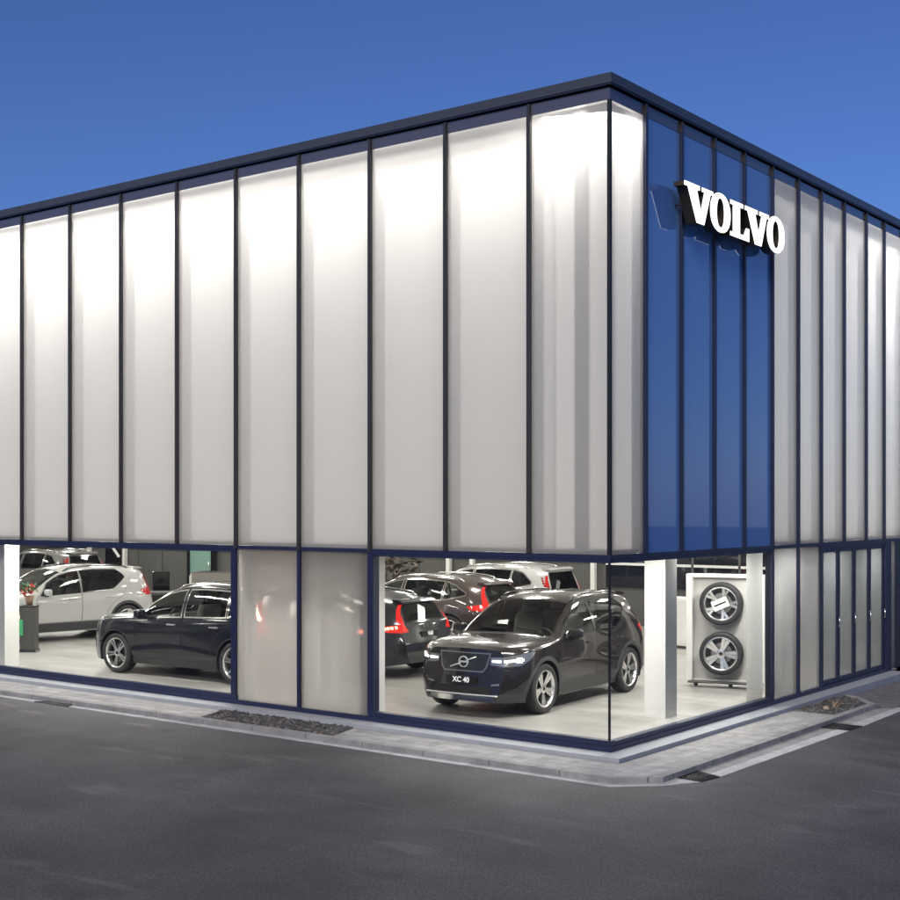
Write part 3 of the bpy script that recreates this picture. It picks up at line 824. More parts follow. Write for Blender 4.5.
PAINT_PARTS = {}
def build_car(style, body_paint, kx=1.0, kz=1.0, kw=1.0, wagon=False, wheel='blade', lamps_on=False, tails_on=True, emblem=True, plate=None, tail_text=None, privacy=False, hot_up=False):
    """local frame: nose towards -x, ground z = 0, x = 0 at the nose ring"""
    s = Shape(kx, kz, kw, wagon)
    root = empty('parked_car')
    R = car_regions(s, style)
    g = lambda k: R.get(k, [])
    part_obj('body', [(g('body'), body_paint), (g('gap'), M_GAP)], root)
    part_obj('cladding', [(g('clad'), M_PLASTIC)], root)
    part_obj('windshield', [(g('wind'), M_CARGLASS)], root, -.004)
    part_obj('rear_window', [(g('rwin'), M_PRIVACY), (g('rtrim'), M_GLOSSBLK)], root)
    # black header band round the windscreen edge is the gasket
    trim = M_GLOSSBLK if style == 'compact' else M_CHROME
    for sd in 'LR':
        for d, w in (('doorF', 'winF'), ('doorR', 'winR')):
            dd = part_obj('door', [(g((d, sd)), body_paint), (g(('trim' + w, sd)), trim)], root)
            part_obj('window', [(g((w, sd)), M_PRIVACY if (privacy or d == 'doorR' and style == 'compact') else M_CARGLASS)], dd, -.006)
            sg = 1 if sd == 'R' else -1
            hx = (2.20 if d == 'doorF' else 3.15) * kx
            u = s.u_of(hx, .925 * kz)
            p = s.S(hx, u)[0]
            h = MB(); h.box(-.11, .11, -.016, .016, -.014, .014, bevel=.009)
            h.build('handle', M_CHROME if style != 'compact' else body_paint, dd, smooth=40, loc=(p[0], sg * (p[1] + .014), p[2]))
        if g(('winQ', sd)):
            part_obj('quarter_window', [(g(('winQ', sd)), M_CARGLASS), (g(('trimwinQ', sd)), trim)], root, -.001)
        hl = part_obj('headlight', [(g(('head', sd)), M_HEAD)], root, .003, M_GAP)
        sg = 1 if sd == 'R' else -1
        # T-shaped lamp inside the headlight
        lm = MB()
        def strip(pts, hgt):
            A = []
            for (x_, z_) in pts:
                z_ += (0 if wagon else .06) * kz
                u = s.u_of(x_, z_); p = s.S(x_, u)[0]; n_ = s.normal(np.array([x_]), np.array([u]))[0]
                if n_[1] < 0: n_ = -n_
                q = p + n_ * .010
                A.append((q[0], sg * q[1], q[2]))
            for i in range(len(A) - 1):
                vs = [lm.bm.verts.new((A[i][0], A[i][1], A[i][2] - hgt)), lm.bm.verts.new((A[i + 1][0], A[i + 1][1], A[i + 1][2] - hgt)),
                      lm.bm.verts.new((A[i + 1][0], A[i + 1][1], A[i + 1][2] + hgt)), lm.bm.verts.new((A[i][0], A[i][1], A[i][2] + hgt))]
                lm.bm.faces.new(vs)
        strip([(s.x0 + .002 + .17 * kx * i / 7, (.735 + .02 * i / 7) * kz) for i in range(8)], .013)
        strip([(s.x0 + .10 * kx, .745 * kz), (s.x0 + .15 * kx, .75 * kz)], .034)
        yy = np.linspace(.47, .6, 5) * sg
        zz = np.full(5, (.735 + (0 if wagon else .06)) * kz)
        xx = s.deform(np.full(5, s.x0), yy, zz) - .010
        for i in range(4):
            vs = [lm.bm.verts.new((xx[i], yy[i], zz[i] - .012)), lm.bm.verts.new((xx[i + 1], yy[i + 1], zz[i] - .012)), lm.bm.verts.new((xx[i + 1], yy[i + 1], zz[i] + .012)), lm.bm.verts.new((xx[i], yy[i], zz[i] + .012))]
            lm.bm.faces.new(vs)
        lm.build('daytime_lamp', M_DRL if lamps_on else M_DRLOFF, hl)
        tl = part_obj('taillight', [(g(('tail', sd)), M_TAIL if tails_on else M_TAILOFF)], root, .004, M_GAP)
        if tails_on == 'hot' and sd == 'L':
            b = MB()
            for i in range(5):
                x_ = s.xe - (.26 - .05 * i) * kx; z_ = (.955 + .008 * i) * kz
                if hot_up: x_ = s.xe - .04 - .012 * i; z_ = 1.14 + .055 * i
                u = s.u_of(x_, z_); p = s.S(x_, u)[0]
                b.box(p[0] - .025, p[0] + .025, sg * (p[1] + .012) - .008, sg * (p[1] + .012) + .008, p[2] - .022, p[2] + .022, bevel=.005)
            b.build('lit_bulb_row', M_TAILHOT if hot_up else M_TAILWARM, tl)
        # door mirror
        mr = MB()
        mx_, mz = 1.56 * kx, 1.09 * kz
        mr.box(-.05, .055, -.12, .12, -.075, .075, bevel=.045)
        mo = mr.build('door_mirror', [body_paint, M_GLOSSBLK], root, smooth=60, loc=(mx_, sg * (s.W + .09), mz))
        b = MB(); b.box(-.03, .03, -.12, .02, -.02, .02, bevel=.012); b.build('mirror_arm', M_GLOSSBLK, mo, loc=(0, -sg * .12 if sg > 0 else .12, -.075))
    gr = part_obj('grille', [(g('grille'), M_GRILLE), (g('grilleframe'), M_CHROME if style != 'compact' else M_FOG)], root, .002)
    part_obj('lower_intake', [(g('intake'), M_GAP), (g('skid'), M_CHROME if style == 'compact' else M_PLASTIC)], root, .004)
    if style == 'compact':
        ln_ = MB(); yy = np.linspace(-.60, .60, 25)
        xx = s.deform(np.full(25, s.x0), yy, np.full(25, .318)) - .012
        ln_.tube([(xx[i], yy[i], .318) for i in range(25)], .011, 6)
        ln_.build('bumper_trim', M_EMBLEM, root)
    if g('fog'): part_obj('fog_lamp_surround', [(g('fog'), M_FOG)], root, .005)
    zg = (.765 if style == 'compact' else .64) * kz
    def fx(y, z): return float(s.deform(np.array([s.x0]), np.array([y]), np.array([z]))[0])
    if emblem:
        e = MB()
        e.lathe([(.066, -.012), (.082, -.012), (.082, .004), (.066, .004)], 32, axis='x', close=True)
        e.build('emblem', M_EMBLEM, gr, smooth=40, loc=(fx(0, zg) - .006, 0, zg))
        e2 = MB()
        a = (fx(.33, zg - .07) - .012, .22, zg - .08); b_ = (fx(-.33, zg + .07) - .012, -.20, zg + .075)
        m1 = (fx(.06, zg) - .016, .05, zg - .022); m2 = (fx(-.06, zg) - .016, -.05, zg + .022)
        e2.tube([a, m1], .012, 6); e2.tube([m2, b_], .012, 6)
        e2.box(fx(0, zg) - .014, fx(0, zg) - .004, -.062, .062, zg - .012, zg + .012)
        e2.build('diagonal_strap', M_EMBLEM, gr)
    if plate:
        p = MB(); zp = .515 * kz
        p.box(-.012, .0, -.26, .26, -.058, .058, bevel=.004)
        po = p.build('number_plate', M_PLATEBLK, root, loc=(fx(0, zp) - .014, 0, zp))
        text_mesh('plate_lettering', plate, .105, M_LETTER, po, Matrix(((0, 0, -1, -.0135), (-1, 0, 0, 0), (0, 1, 0, 0), (0, 0, 0, 1))), bold=True)
    # rear plate recess lettering
    def rx(y, z): return float(s.deform(np.array([s.xe]), np.array([y]), np.array([z]))[0])
    zp = .83 * kz
    p = MB(); p.box(0, .012, -.26, .26, -.055, .055, bevel=.004)
    rp = p.build('rear_plate', M_PLATEBLK, root, loc=(rx(0, zp) + .004, 0, zp))
    if tail_text:
        text_mesh('plate_lettering', tail_text, .10, M_LETTER, rp, Matrix(((0, 0, 1, .0135), (1, 0, 0, 0), (0, 1, 0, 0), (0, 0, 0, 1))), bold=True)
        for i, ch in enumerate('VOLVO'):
            y = -.26 + .13 * i; z = .985 * kz
            text_mesh('tailgate_lettering', ch, .075, M_CHROME, root, Matrix(((0, 0, 1, rx(y, z) + .006), (1, 0, 0, y), (0, 1, 0, z), (0, 0, 0, 1))), bold=True)
    # rear spoiler, roof rails
    sp = MB()
    zt = float(s.zc(s.xe)); ztr = float(s.zr(s.xe))
    xt = rx(0, zt)
    sp.prism([(xt - .16, zt + .022), (xt - .02, zt + .014), (xt + .065, zt - .022), (xt + .06, zt - .04), (xt - .03, zt - .035), (xt - .16, zt - .03)], -.50 * kw, .50 * kw, axis='y')
    sp.build('spoiler', body_paint, root)
    for sg in (-1, 1):
        pts = []
        for x in np.linspace(2.1 * kx, 3.85 * kx, 14):
            p = s.S(x, .745)[0]
            k = .035 if 0 < len(pts) < 13 else .0
            pts.append((p[0], sg * p[1], p[2] + k))
        rl = MB(); rl.tube(pts, .016, 8)
        rl.build('roof_rail', M_GLOSSBLK if style == 'compact' else M_CHROME, root)
    # wheels, liners, underbody
    for x in (s.xf, s.xr):
        for sg in (-1, 1):
            add_wheel(root, wheel, (x, sg * (s.W - .135), s.R), sg > 0, spin=random.uniform(0, 1.2))
            ln = MB()
            n = 24; A = []
            for k in range(n + 1):
                a = -0.35 + (PI + .7) * k / n
                A.append((x + .415 * math.cos(a), s.R + .415 * math.sin(a)))
            for k in range(n):
                (xa, za), (xb, zb) = A[k], A[k + 1]
                f = [ln.bm.verts.new((xa, sg * (s.W - .03), za)), ln.bm.verts.new((xb, sg * (s.W - .03), zb)), ln.bm.verts.new((xb, sg * .5, zb)), ln.bm.verts.new((xa, sg * .5, za))]
                ln.bm.faces.new(f)
            ln.build('wheel_arch_liner', M_GAP, root)
    ub = MB()
    ub.box(s.xf + .45, s.xr - .45, -.8 * kw, .8 * kw, .21, .30); ub.box(s.x0 + .1, s.xe - .1, -.47, .47, .26, .55)
    ub.build('underbody', M_GAP, root)
    # cabin
    cb = MB(); cb.box(1.3 * kx, 3.9 * kx, -.78 * kw, .78 * kw, .45, .62)
    cb.box(3.45 * kx, 4.05 * kx, -.70 * kw, .70 * kw, .62, .95 * kz)
    cb.build('cabin_floor', M_DASH, root)
    ds = MB(); ds.prism([(1.22 * kx, .80), (1.30 * kx, 1.02 * kz), (1.62 * kx, 1.03 * kz), (1.72 * kx, .96 * kz), (1.72 * kx, .70)], -.74 * kw, .74 * kw, axis='y')
    ds.build('dashboard', M_DASH, root)
    stw = MB()
    stw.lathe([(.165 + .016 * math.cos(a), .016 * math.sin(a)) for a in np.linspace(0, 2 * PI, 9)[:-1]], 28, axis='x', close=True)
    stw.box(-.02, .02, -.16, .16, -.02, .02, bevel=.008); stw.box(-.02, .02, -.05, .05, -.06, .05, bevel=.01)
    so = stw.build('steering_wheel', M_DGREY, root, smooth=50, loc=(1.80 * kx, -.36 * kw, .98 * kz)); so.rotation_euler = (0, math.radians(-22), 0)
    for y in (-.36, .36):
        st = MB()
        st.box(-.25, .28, -.25, .25, -.08, .08, bevel=.06)
        rot = Matrix.Rotation(math.radians(14), 3, 'Y')
        st.box(-.07, .07, -.24, .24, 0, .62, bevel=.06, rot=rot, loc=(.24, 0, .0))
        st.box(-.05, .05, -.13, .13, .66, .84, bevel=.045, rot=rot, loc=(.24, 0, .0))
        st.build('seat', M_SEAT, root, smooth=60, loc=(2.18 * kx, y * kw, .66 * kz))
    st = MB()
    st.box(-.25, .26, -.66, .66, -.08, .08, bevel=.05)
    rot = Matrix.Rotation(math.radians(20), 3, 'Y')
    st.box(-.07, .07, -.66, .66, 0, .60, bevel=.05, rot=rot, loc=(.22, 0, 0))
    for y in (-.42, .42): st.box(-.045, .045, -.13, .13, .62, .78, bevel=.04, rot=rot, loc=(.22, y, 0))
    st.build('rear_bench', M_SEAT, root, smooth=60, loc=(3.12 * kx, 0, .68 * kz))
    wp = MB()
    for sg in (0, 1):
        y0 = -.62 + .66 * sg
        pts = []
        for i in range(5):
            y = y0 + .50 * i / 4
            x = (1.315 + .012 * i) * kx
            uu = np.interp(-abs(y), -s.raw(np.full(60, x), np.linspace(.72, 1, 60))[1], np.linspace(.72, 1, 60))
            p = s.S(x, uu)[0]
            pts.append((p[0] - .01, y, p[2] + .014))
        wp.tube(pts, .009, 6)
    wp.build('wiper_blades', M_GAP, root)
    mi = MB(); mi.box(-.02, .02, -.13, .13, -.035, .035, bevel=.015)
    mi.build('rear_view_mirror', M_GLOSSBLK, root, loc=(2.06 * kx, 0, 1.44 * kz))
    return root, s

def repaint(o, src, dst):
    """give a copied car its own paint on object-level slots"""
    for c in bpy.data.objects:
        pass

def all_children(o, acc=None):
    acc = [] if acc is None else acc
    for c in bpy.data.objects:
        if c.parent == o:
            acc.append(c); all_children(c, acc)
    return acc

def swap_mats(root, table):
    for c in all_children(root):
        if c.type != 'MESH': continue
        for sl in c.material_slots:
            for a, b in table:
                if sl.material == a:
                    sl.link = 'OBJECT'; sl.material = b
                    break

def place(root, local_pt, world_pt, heading):
    a = math.atan2(heading[1], heading[0]) - PI
    root.rotation_euler = (0, 0, a)
    c, s_ = math.cos(a), math.sin(a)
    root.location = (world_pt[0] - (c * local_pt[0] - s_ * local_pt[1]), world_pt[1] - (s_ * local_pt[0] + c * local_pt[1]), 0.003)
    bpy.context.view_layer.update()

# ================================================================== the place
XL = [0.0, -1.162, -2.497, -3.819, -5.176, -6.485, -7.812, -9.174, -10.512, -11.865]
while XL[-1] > -31.0: XL.append(XL[-1] - 1.335)
X_END = XL[-1]
YR = [0.0, 0.861, 1.841, 2.822, 3.793, 4.775, 5.762, 6.702, 7.713, 8.753, 9.663]
while YR[-1] < 15.5: YR.append(YR[-1] + .985)
Y_END = YR[-1]
Z_BASE, Z_WT, Z_FT, Z_PB, Z_PT, Z_TOP = 0.0, 2.335, 2.336, 2.39, 7.94, 8.25
CAV = 1.2

# ---- ground
road = box_obj('road', -160, 160, -160, 160, -.42, -.12, M_ASPHALT); tag(road, kind='structure')
KX, KY = 1.13, -1.13
def sheet(name, pts, z0, z1, mat, kind='structure'):
    b = MB(); b.prism(pts, z0, z1)
    o = b.build(name, mat); tag(o, kind=kind); return o
# planting bed outlines
BED_L = [(-6.20, -1.00), (-6.42, -.36), (-3.80, -.36), (-3.62, -1.00)]
BED_R = [(.36, 4.72), (.36, 6.72), (.60, 6.60), (.99, 6.05), (.99, 4.72)]
kin = .12
sheet('pavement', [(-40, KY + kin), (-6.20, KY + kin), (-6.42, -.36), (-40, -.36)], -.20, -.054, M_PAVER)
sheet('pavement', [(-3.62, KY + kin), (.62, KY + kin), (.36, -.36), (-3.80, -.36)], -.20, -.054, M_PAVER)
sheet('pavement', [(.62, KY + kin), (KX - kin, -.70), (KX - kin, 4.72), (.36, 4.72), (.36, -.36)], -.20, -.054, M_PAVER2)
sheet('pavement', [(.36, 6.72), (.60, 6.60), (1.0, 6.18), (1.6, 6.6), (9.0, 7.0), (9.0, 40), (.36, 40)], -.20, -.108, M_APRON)
# kerb stones
sheet('kerb', [(-40, KY), (.68, KY), (.62, KY + kin), (-40, KY + kin)], -.22, -.050, M_KERB)
sheet('kerb', [(.68, KY), (KX, -.75), (KX - kin, -.70), (.62, KY + kin)], -.22, -.0505, M_KERB)
sheet('kerb', [(KX, -.75), (KX, 6.12), (KX - kin, 6.05), (KX - kin, -.70)], -.22, -.050, M_KERBY)
sheet('kerb', [(KX, 6.12), (.64, 6.70), (.40, 6.86), (.36, 6.72), (.60, 6.60), (KX - kin, 6.05)], -.22, -.0505, M_KERBY)
# gutter: pale concrete strip at the foot of the kerb, broken by the gullies
def gut(pts): return sheet('gutter', pts, -.22, -.114, M_GUTTER)
gut([(-40, KY - .16), (-9.75, KY - .16), (-9.65, KY), (-40, KY)])
gut([(-8.85, KY - .16), (.76, KY - .16), (.68, KY), (-8.95, KY)])
gut([(.76, KY - .16), (1.20, -.88), (1.44, -.46), (KX, -.43), (KX, -.75), (.68, KY)])
gut([(1.50, -.05), (1.54, 3.86), (1.36, 3.86), (1.33, .03)])
sheet('gutter', [(1.329, .031), (1.359, 3.86), (KX, 3.86), (KX, .12)], -.22, -.122 + .004, M_KERBY)  # inner strip: shade of the gutter slope put into the darker kerb colour
gut([(1.56, 4.38), (1.52, 6.0), (2.0, 6.40), (1.6, 6.6), (1.36, 6.36), (1.37, 4.38)])
sheet('gutter', [(1.369, 4.38), (1.359, 6.34), (KX, 6.12), (KX, 4.38)], -.22, -.118, M_KERBY)  # slope shade again carried by the kerb tone

def grate(pts, label):
    r = empty('drain_grate', (sum(p[0] for p in pts) / len(pts), sum(p[1] for p in pts) / len(pts), -.113))
    tag(r, label, 'drain grate')
    b = MB(); c = r.location
    q = [(p[0] - c.x, p[1] - c.y) for p in pts]
    b.prism(q, -.03, -.012); b.build('grate_frame', M_GAP, r)
    n = 9
    for ax_ in (0, 1):
        s_ = MB()
        for i in range(n):
            t = (i + .5) / n
            if ax_ == 0: a = [q[0][k] + (q[1][k] - q[0][k]) * t for k in (0, 1)]; e = [q[3][k] + (q[2][k] - q[3][k]) * t for k in (0, 1)]
            else: a = [q[0][k] + (q[3][k] - q[0][k]) * t for k in (0, 1)]; e = [q[1][k] + (q[2][k] - q[1][k]) * t for k in (0, 1)]
            s_.tube([(a[0], a[1], -.004), (e[0], e[1], -.004)], .010, 4)
        s_.build('grate_bars', M_GRATE, r)
grate([(KX, -.41), (1.45, -.44), (1.50, -.07), (KX, .10)], 'black gully grate in the gutter at the corner of the pavement')
grate([(KX, 3.88), (1.54, 3.88), (1.555, 4.36), (KX, 4.36)], 'black gully grate in the gutter beside the planting bed with the dry plant')
grate([(-9.74, KY - .16), (-8.86, KY - .16), (-8.96, KY), (-9.64, KY)], 'long dark gully slot in the gutter in front of the navy black SUV window')

# plinth ledge under the glass
b = MB()
b.prism([(X_END - .3, -.34), (.33, -.34), (.33, 9.95), (0, 9.95), (0, 0), (X_END - .3, 0)], -.2, -.003)
ledge = b.build('plinth_ledge', M_LEDGE); ledge['kind'] = 'structure'

# planting beds: loose stone and bark chips
def chips(name, poly, n, z, size, mat, label):
    xs = [p[0] for p in poly]; ys = [p[1] for p in poly]
    bb = MB(); bm = bb.bm; k = 0
    while k < n:
        x, y = random.uniform(min(xs), max(xs)), random.uniform(min(ys), max(ys))
        if not inpoly(np.array([[x, y]]), poly)[0]: continue
        k += 1
        s_ = size * random.uniform(.5, 1.35)
        rot = Matrix.Rotation(random.uniform(0, 6.3), 3, 'Z') @ Matrix.Rotation(random.uniform(-.7, .7), 3, 'X') @ Matrix.Rotation(random.uniform(-.5, .5), 3, 'Y')
        P = [Vector((sx * s_ * random.uniform(.7, 1.1), sy * s_ * .62 * random.uniform(.6, 1.1), sz * s_ * .30)) for sx in (-1, 1) for sy in (-1, 1) for sz in (-1, 1)]
        vs = [bm.verts.new(rot @ p + Vector((x, y, z + random.uniform(0, .022)))) for p in P]
        mi = random.choices((0, 1, 2), (.68, .24, .08))[0]
        for q in ((0, 1, 3, 2), (4, 6, 7, 5), (0, 4, 5, 1), (2, 3, 7, 6), (0, 2, 6, 4), (1, 5, 7, 3)):
            f = bm.faces.new([vs[i] for i in q]); f.material_index = mi
    o = bb.build(name, mat); tag(o, label, None, None, 'stuff'); return o
M_CHIP2 = pbr('grey_slate_chip', (0.11, 0.108, 0.108), 0.7); M_CHIP3 = pbr('rust_brown_chip', (0.10, 0.075, 0.06), 0.8)
sheet('planting_bed', BED_L, -.2, -.090, M_SOIL)
sheet('planting_bed', BED_R, -.2, -.095, M_SOIL)
chips('stone_chips', [(-6.16, -.98), (-6.36, -.38), (-3.83, -.38), (-3.66, -.98)], 2300, -.078, .044, [M_BARK, M_CHIP2, M_CHIP3], 'dark slate chips filling the bed in front of the frosted panes')
chips('bark_chips', BED_R, 1250, -.085, .036, [M_BARK, M_CHIP2, M_CHIP3], 'dark bark chips round the dry plant in the corner bed')
pl = empty('dry_plant', (.70, 5.30, -.09)); tag(pl, 'withered straw coloured plant with a bleached stump in the bark bed near the glazed doors', 'plant')
bb = MB(); bm = bb.bm
for i in range(46):
    a = random.uniform(0, 2 * PI); ln = random.uniform(.14, .34); sp_ = random.uniform(.2, .9)
    c0 = Vector((random.uniform(-.05, .05), random.uniform(-.05, .35), .0)); d = Vector((math.cos(a) * sp_, math.sin(a) * sp_, 1)).normalized()
    sd = d.cross(Vector((0, 0, 1))).normalized() * .008
    pr = None
    for k in range(5):
        t = k / 4; p = c0 + d * ln * t + Vector((d.x, d.y, -1.2)) * ln * .35 * t * t
        w_ = sd * (1 - t * .9)
        q = (bm.verts.new(p - w_), bm.verts.new(p + w_))
        if pr: bm.faces.new((pr[0], pr[1], q[1], q[0]))
        pr = q
bb.build('leaves', M_STRAW, pl)
bb = MB(); bb.lathe([(.001, .0), (.06, .0), (.05, .04), (.035, .075), (.001, .085)], 12, axis='z')
st_ = bb.build('stump', pbr('bleached_wood', (.28, .22, .17), .85, noise=.3, nscale=20), pl, loc=(0, -.12, 0))

# ---- the showroom
B = empty('car_showroom', (0, 0, 0)); tag(B, 'two storey car showroom clad in backlit frosted glass with blue corner panels', 'building')
fl = box_obj('showroom_floor', X_END, -.02, .02, 15.0, -.18, 0, M_FLOOR); fl['kind'] = 'structure'

def glass_box(name, axis, a0, a1, z0, z1, mat_out, t=.012, out=0.0, parent=B):
    """pane in plane y=out (axis x) or x=out (axis y); outward face frosted, the others clear"""
    me_v = []; g = .0
    if axis == 'x':
        P = [(a0, out), (a1, out), (a1, out + t), (a0, out + t)]
    else:
        P = [(out, a0), (out, a1), (out - t, a1), (out - t, a0)]
    V = [(p[0], p[1], z) for z in (z0, z1) for p in P]
    F = [(0, 1, 5, 4), (1, 2, 6, 5), (2, 3, 7, 6), (3, 0, 4, 7), (0, 3, 2, 1), (4, 5, 6, 7)]
    if axis == 'x': pass
    o = mesh_obj(name, V, F, [mat_out, M_CLEAR], parent, [0, 1, 1, 1, 1, 1])
    bm = bmesh.new(); bm.from_mesh(o.data); bmesh.ops.recalc_face_normals(bm, faces=bm.faces); bm.to_mesh(o.data); bm.free()
    return o

MW = .030
# upper panels
for i in range(len(XL) - 1):
    glass_box('frosted_panel', 'x', XL[i + 1] + MW - .004, XL[i] - (MW if i else .022) + .004, Z_PB - .01, Z_PT + .01, M_FROST)
for j in range(len(YR) - 1):
    blue = 1 <= j <= 4
    if blue:
        box_obj('blue_panel', -.02, 0, YR[j] + MW - .004, YR[j + 1] - MW + .004, Z_PB - .01, Z_PT + .01, M_BLUE, B)
    else:
        glass_box('frosted_panel', 'y', YR[j] + (MW if j else .022) - .004, YR[j + 1] - MW + .004, Z_PB - .01, Z_PT + .01, M_FROSTR if j else M_FROST)
# mullions: dark outer cap and a white fin standing in the cavity
M_MULL = pbr('lit_brown_grey_mullion', (0.045, 0.042, 0.044), 0.35, metal=0.3)  # lit look of the left mullions put into the colour; side ones stay navy
for i, x in enumerate(XL):
    if i == 0: continue
    m_ = MB(); m_.box(x - .027, x + .027, -.045, .06, Z_PB - .05 if i in (3, 4, 5) else Z_PB, Z_PT)
    m_.build('mullion', M_MULL, B)
    box_obj('cavity_fin', x - .03, x + .03, .07, .38, Z_PB + .02, Z_PT - .30, M_FIN, B)
for j, y in enumerate(YR):
    if j == 0: continue
    m_ = MB(); m_.box(-.06, .045, y - .027, y + .027, Z_PB, Z_PT)
    m_.build('mullion', M_NAVY, B)
    if not 1 < j < 5: box_obj('cavity_fin', -.30, -.07, y - .03, y + .03, Z_PB + .02, Z_PT - .30, M_FIN, B)
m_ = MB(); m_.box(-.022, .022, -.022, .022, Z_PB, Z_PT); m_.build('corner_mullion', M_BLACK, B)
# fascia, shadow gap, coping
def ring_band(name, out, inn, z0, z1, mat):
    b_ = MB()
    b_.prism([(X_END, -out), (out, -out), (out, Y_END), (-inn, Y_END), (-inn, inn), (X_END, inn)], z0, z1)
    return b_.build(name, mat, B)
ring_band('fascia_band', .006, .1, Z_PT, 8.085, M_FASCIA)
for x in XL[1:]: box_obj('fascia_joint', x - .022, x + .022, -.045, -.007, Z_PT + .001, 8.084, M_MULL, B)
for y in YR[1:]: box_obj('fascia_joint', .007, .045, y - .022, y + .022, Z_PT + .001, 8.084, M_MULL, B)
ring_band('shadow_gap', -.02, .2, 8.085, 8.13, M_BLACK)
b_ = MB()
b_.prism([(X_END, -.06), (.06, -.06), (.06, Y_END), (-.5, Y_END), (-.5, .5), (X_END, .5)], 8.13, 8.25)
b_.build('coping', M_COPING, B)
ring_band('coping_lip', .05, -.01, 8.108, 8.129, M_NAVY)
box_obj('roof', X_END, -.5, .5, 15.4, 8.12, 8.20, M_COPING, B)
# storey beam, base frame
ring_band('storey_beam', .030, .08, Z_FT, Z_PB, M_NAVY)
b_ = MB(); b_.prism([(X_END, -.05), (.05, -.05), (.05, 9.70), (-.08, 9.70), (-.08, .08), (X_END, .08)], Z_BASE, .062); b_.build('base_frame', M_NAVY, B)
def base_rail(x0, x1): return box_obj('base_rail', x0, x1, -.035, .07, .062, .13, M_NAVY, B)
base_rail(-3.85, .035); base_rail(-14.5, -6.46); base_rail(X_END, -17.25)
box_obj('base_rail', -.07, .035, .071, 4.745, .062, .115, M_NAVY, B)
# window bays left
def bay_posts(*xs):
    for x in xs: box_obj('window_post', x - .055, x + .055, -.035, .09, .13, Z_WT, M_NAVY, B)
bay_posts(-3.80, -6.53, -14.53, -17.22)
box_obj('window_post', -5.176 - .03, -5.176 + .03, -.035, .08, .062, Z_WT, M_NAVY, B)
glass_box('window_pane', 'x', -3.75, -.012, .13, Z_WT - .002, M_WIN)
for o_ in (0,): pass
glass_box('window_pane', 'x', -14.47, -6.59, .13, Z_WT - .002, M_WIN)
glass_box('window_pane', 'x', X_END, -17.28, .13, Z_WT - .002, M_WIN)
for w_ in (( -3.75, 0.02), (-14.47, -6.59), (X_END, -17.28)):
    box_obj('window_head', w_[0], w_[1], -.028, .06, Z_WT - .045, Z_WT - .002, M_NAVY, B)
glass_box('frosted_pane', 'x', -5.146, -3.855, .062, Z_WT - .002, M_FROSTLOW)
glass_box('frosted_pane', 'x', -6.475, -5.206, .062, Z_WT - .002, M_FROSTLOW)
glass_box('frosted_pane', 'x', -17.16, -15.88, .062, Z_WT - .002, M_FROSTLOW)
glass_box('frosted_pane', 'x', -15.82, -14.59, .062, Z_WT - .002, M_FROSTLOW)
box_obj('window_post', -15.85 - .03, -15.85 + .03, -.035, .08, .062, Z_WT, M_NAVY, B)
# corner: two panes butt in a thin black joint
box_obj('corner_joint', -.012, .012, -.012, .012, .13, Z_WT, M_BLACK, B)
# right side
glass_box('window_pane', 'y', .014, 4.745, .115, Z_WT - .002, M_WIN)
box_obj('window_head', -.06, .028, .03, 4.745, Z_WT - .045, Z_WT - .002, M_NAVY, B)
for y in (4.775, 5.762, 6.702): box_obj('window_post', -.08, .04, y - .03, y + .03, .062, Z_WT, M_NAVY, B)
glass_box('frosted_pane', 'y', 4.805, 5.732, .062, Z_WT - .002, M_SIDEPANE)
glass_box('frosted_pane', 'y', 5.792, 6.672, .062, Z_WT - .002, M_SIDEPANE)
# folding entrance: four glazed leaves
ys = [6.735 + .732 * k for k in range(5)]
box_obj('door_header', -.08, .034, 6.735, 9.70, 2.291, Z_WT, M_NAVY, B)
for k in range(4):
    y0, y1 = ys[k] + .004, ys[k + 1] - .004
    d = MB(); f_ = .055
    d.box(-.05, .02, y0, y0 + f_, .066, 2.288); d.box(-.05, .02, y1 - f_, y1, .066, 2.288)
    d.box(-.05, .02, y0 + f_, y1 - f_, .066, .066 + .07); d.box(-.05, .02, y0 + f_, y1 - f_, 2.288 - .06, 2.288)
    do = d.build('door', M_NAVY, B)
    gp = glass_box('glass', 'y', y0 + f_, y1 - f_, .136, 2.23, M_DOORGLASS, out=-.01, parent=do)
    h_ = MB(); h_.tube([(.05, y1 - .03, .98), (.05, y1 - .03, 1.14)], .011, 8); h_.tube([(.02, y1 - .03, .99), (.05, y1 - .03, .99)], .008, 6); h_.tube([(.02, y1 - .03, 1.13), (.05, y1 - .03, 1.13)], .008, 6)
    h_.build('handle', M_CHROME, do)
# recessed end beyond the doors
box_obj('entrance_pier', -.10, .05, 9.701, 9.96, 0, Z_WT, M_NAVY, B)
box_obj('recess_wall', -1.6, -1.5, 9.96, 10.34, 0, Z_WT, M_GREYWALL, B)
box_obj('end_wall', -.3, -.02, 10.34, Y_END, -.1, Z_WT, pbr('dark_navy_cladding', (.018, .021, .034), .4), B)
box_obj('recess_step', -1.5, .02, 9.96, 10.34, -.1, .0, M_APRON, B)
b_ = MB(); b_.box(-.34, -.28, 10.15, 10.27, 1.62, 1.76, bevel=.01); b_.build('door_phone', M_WHITE, B)
gl_ = empty('recess_light', (-.7, 10.15, Z_WT - .03)); gl_.parent = B
b_ = MB(); b_.lathe([(.001, -.02), (.06, -.02), (.07, .02), (.001, .02)], 16, axis='z'); b_.build('downlight', emis('recess_lamp_glow', (1, .85, .6), 6), B, loc=(-.5, 10.15, Z_WT - .05))
bpy.data.objects.remove(gl_)

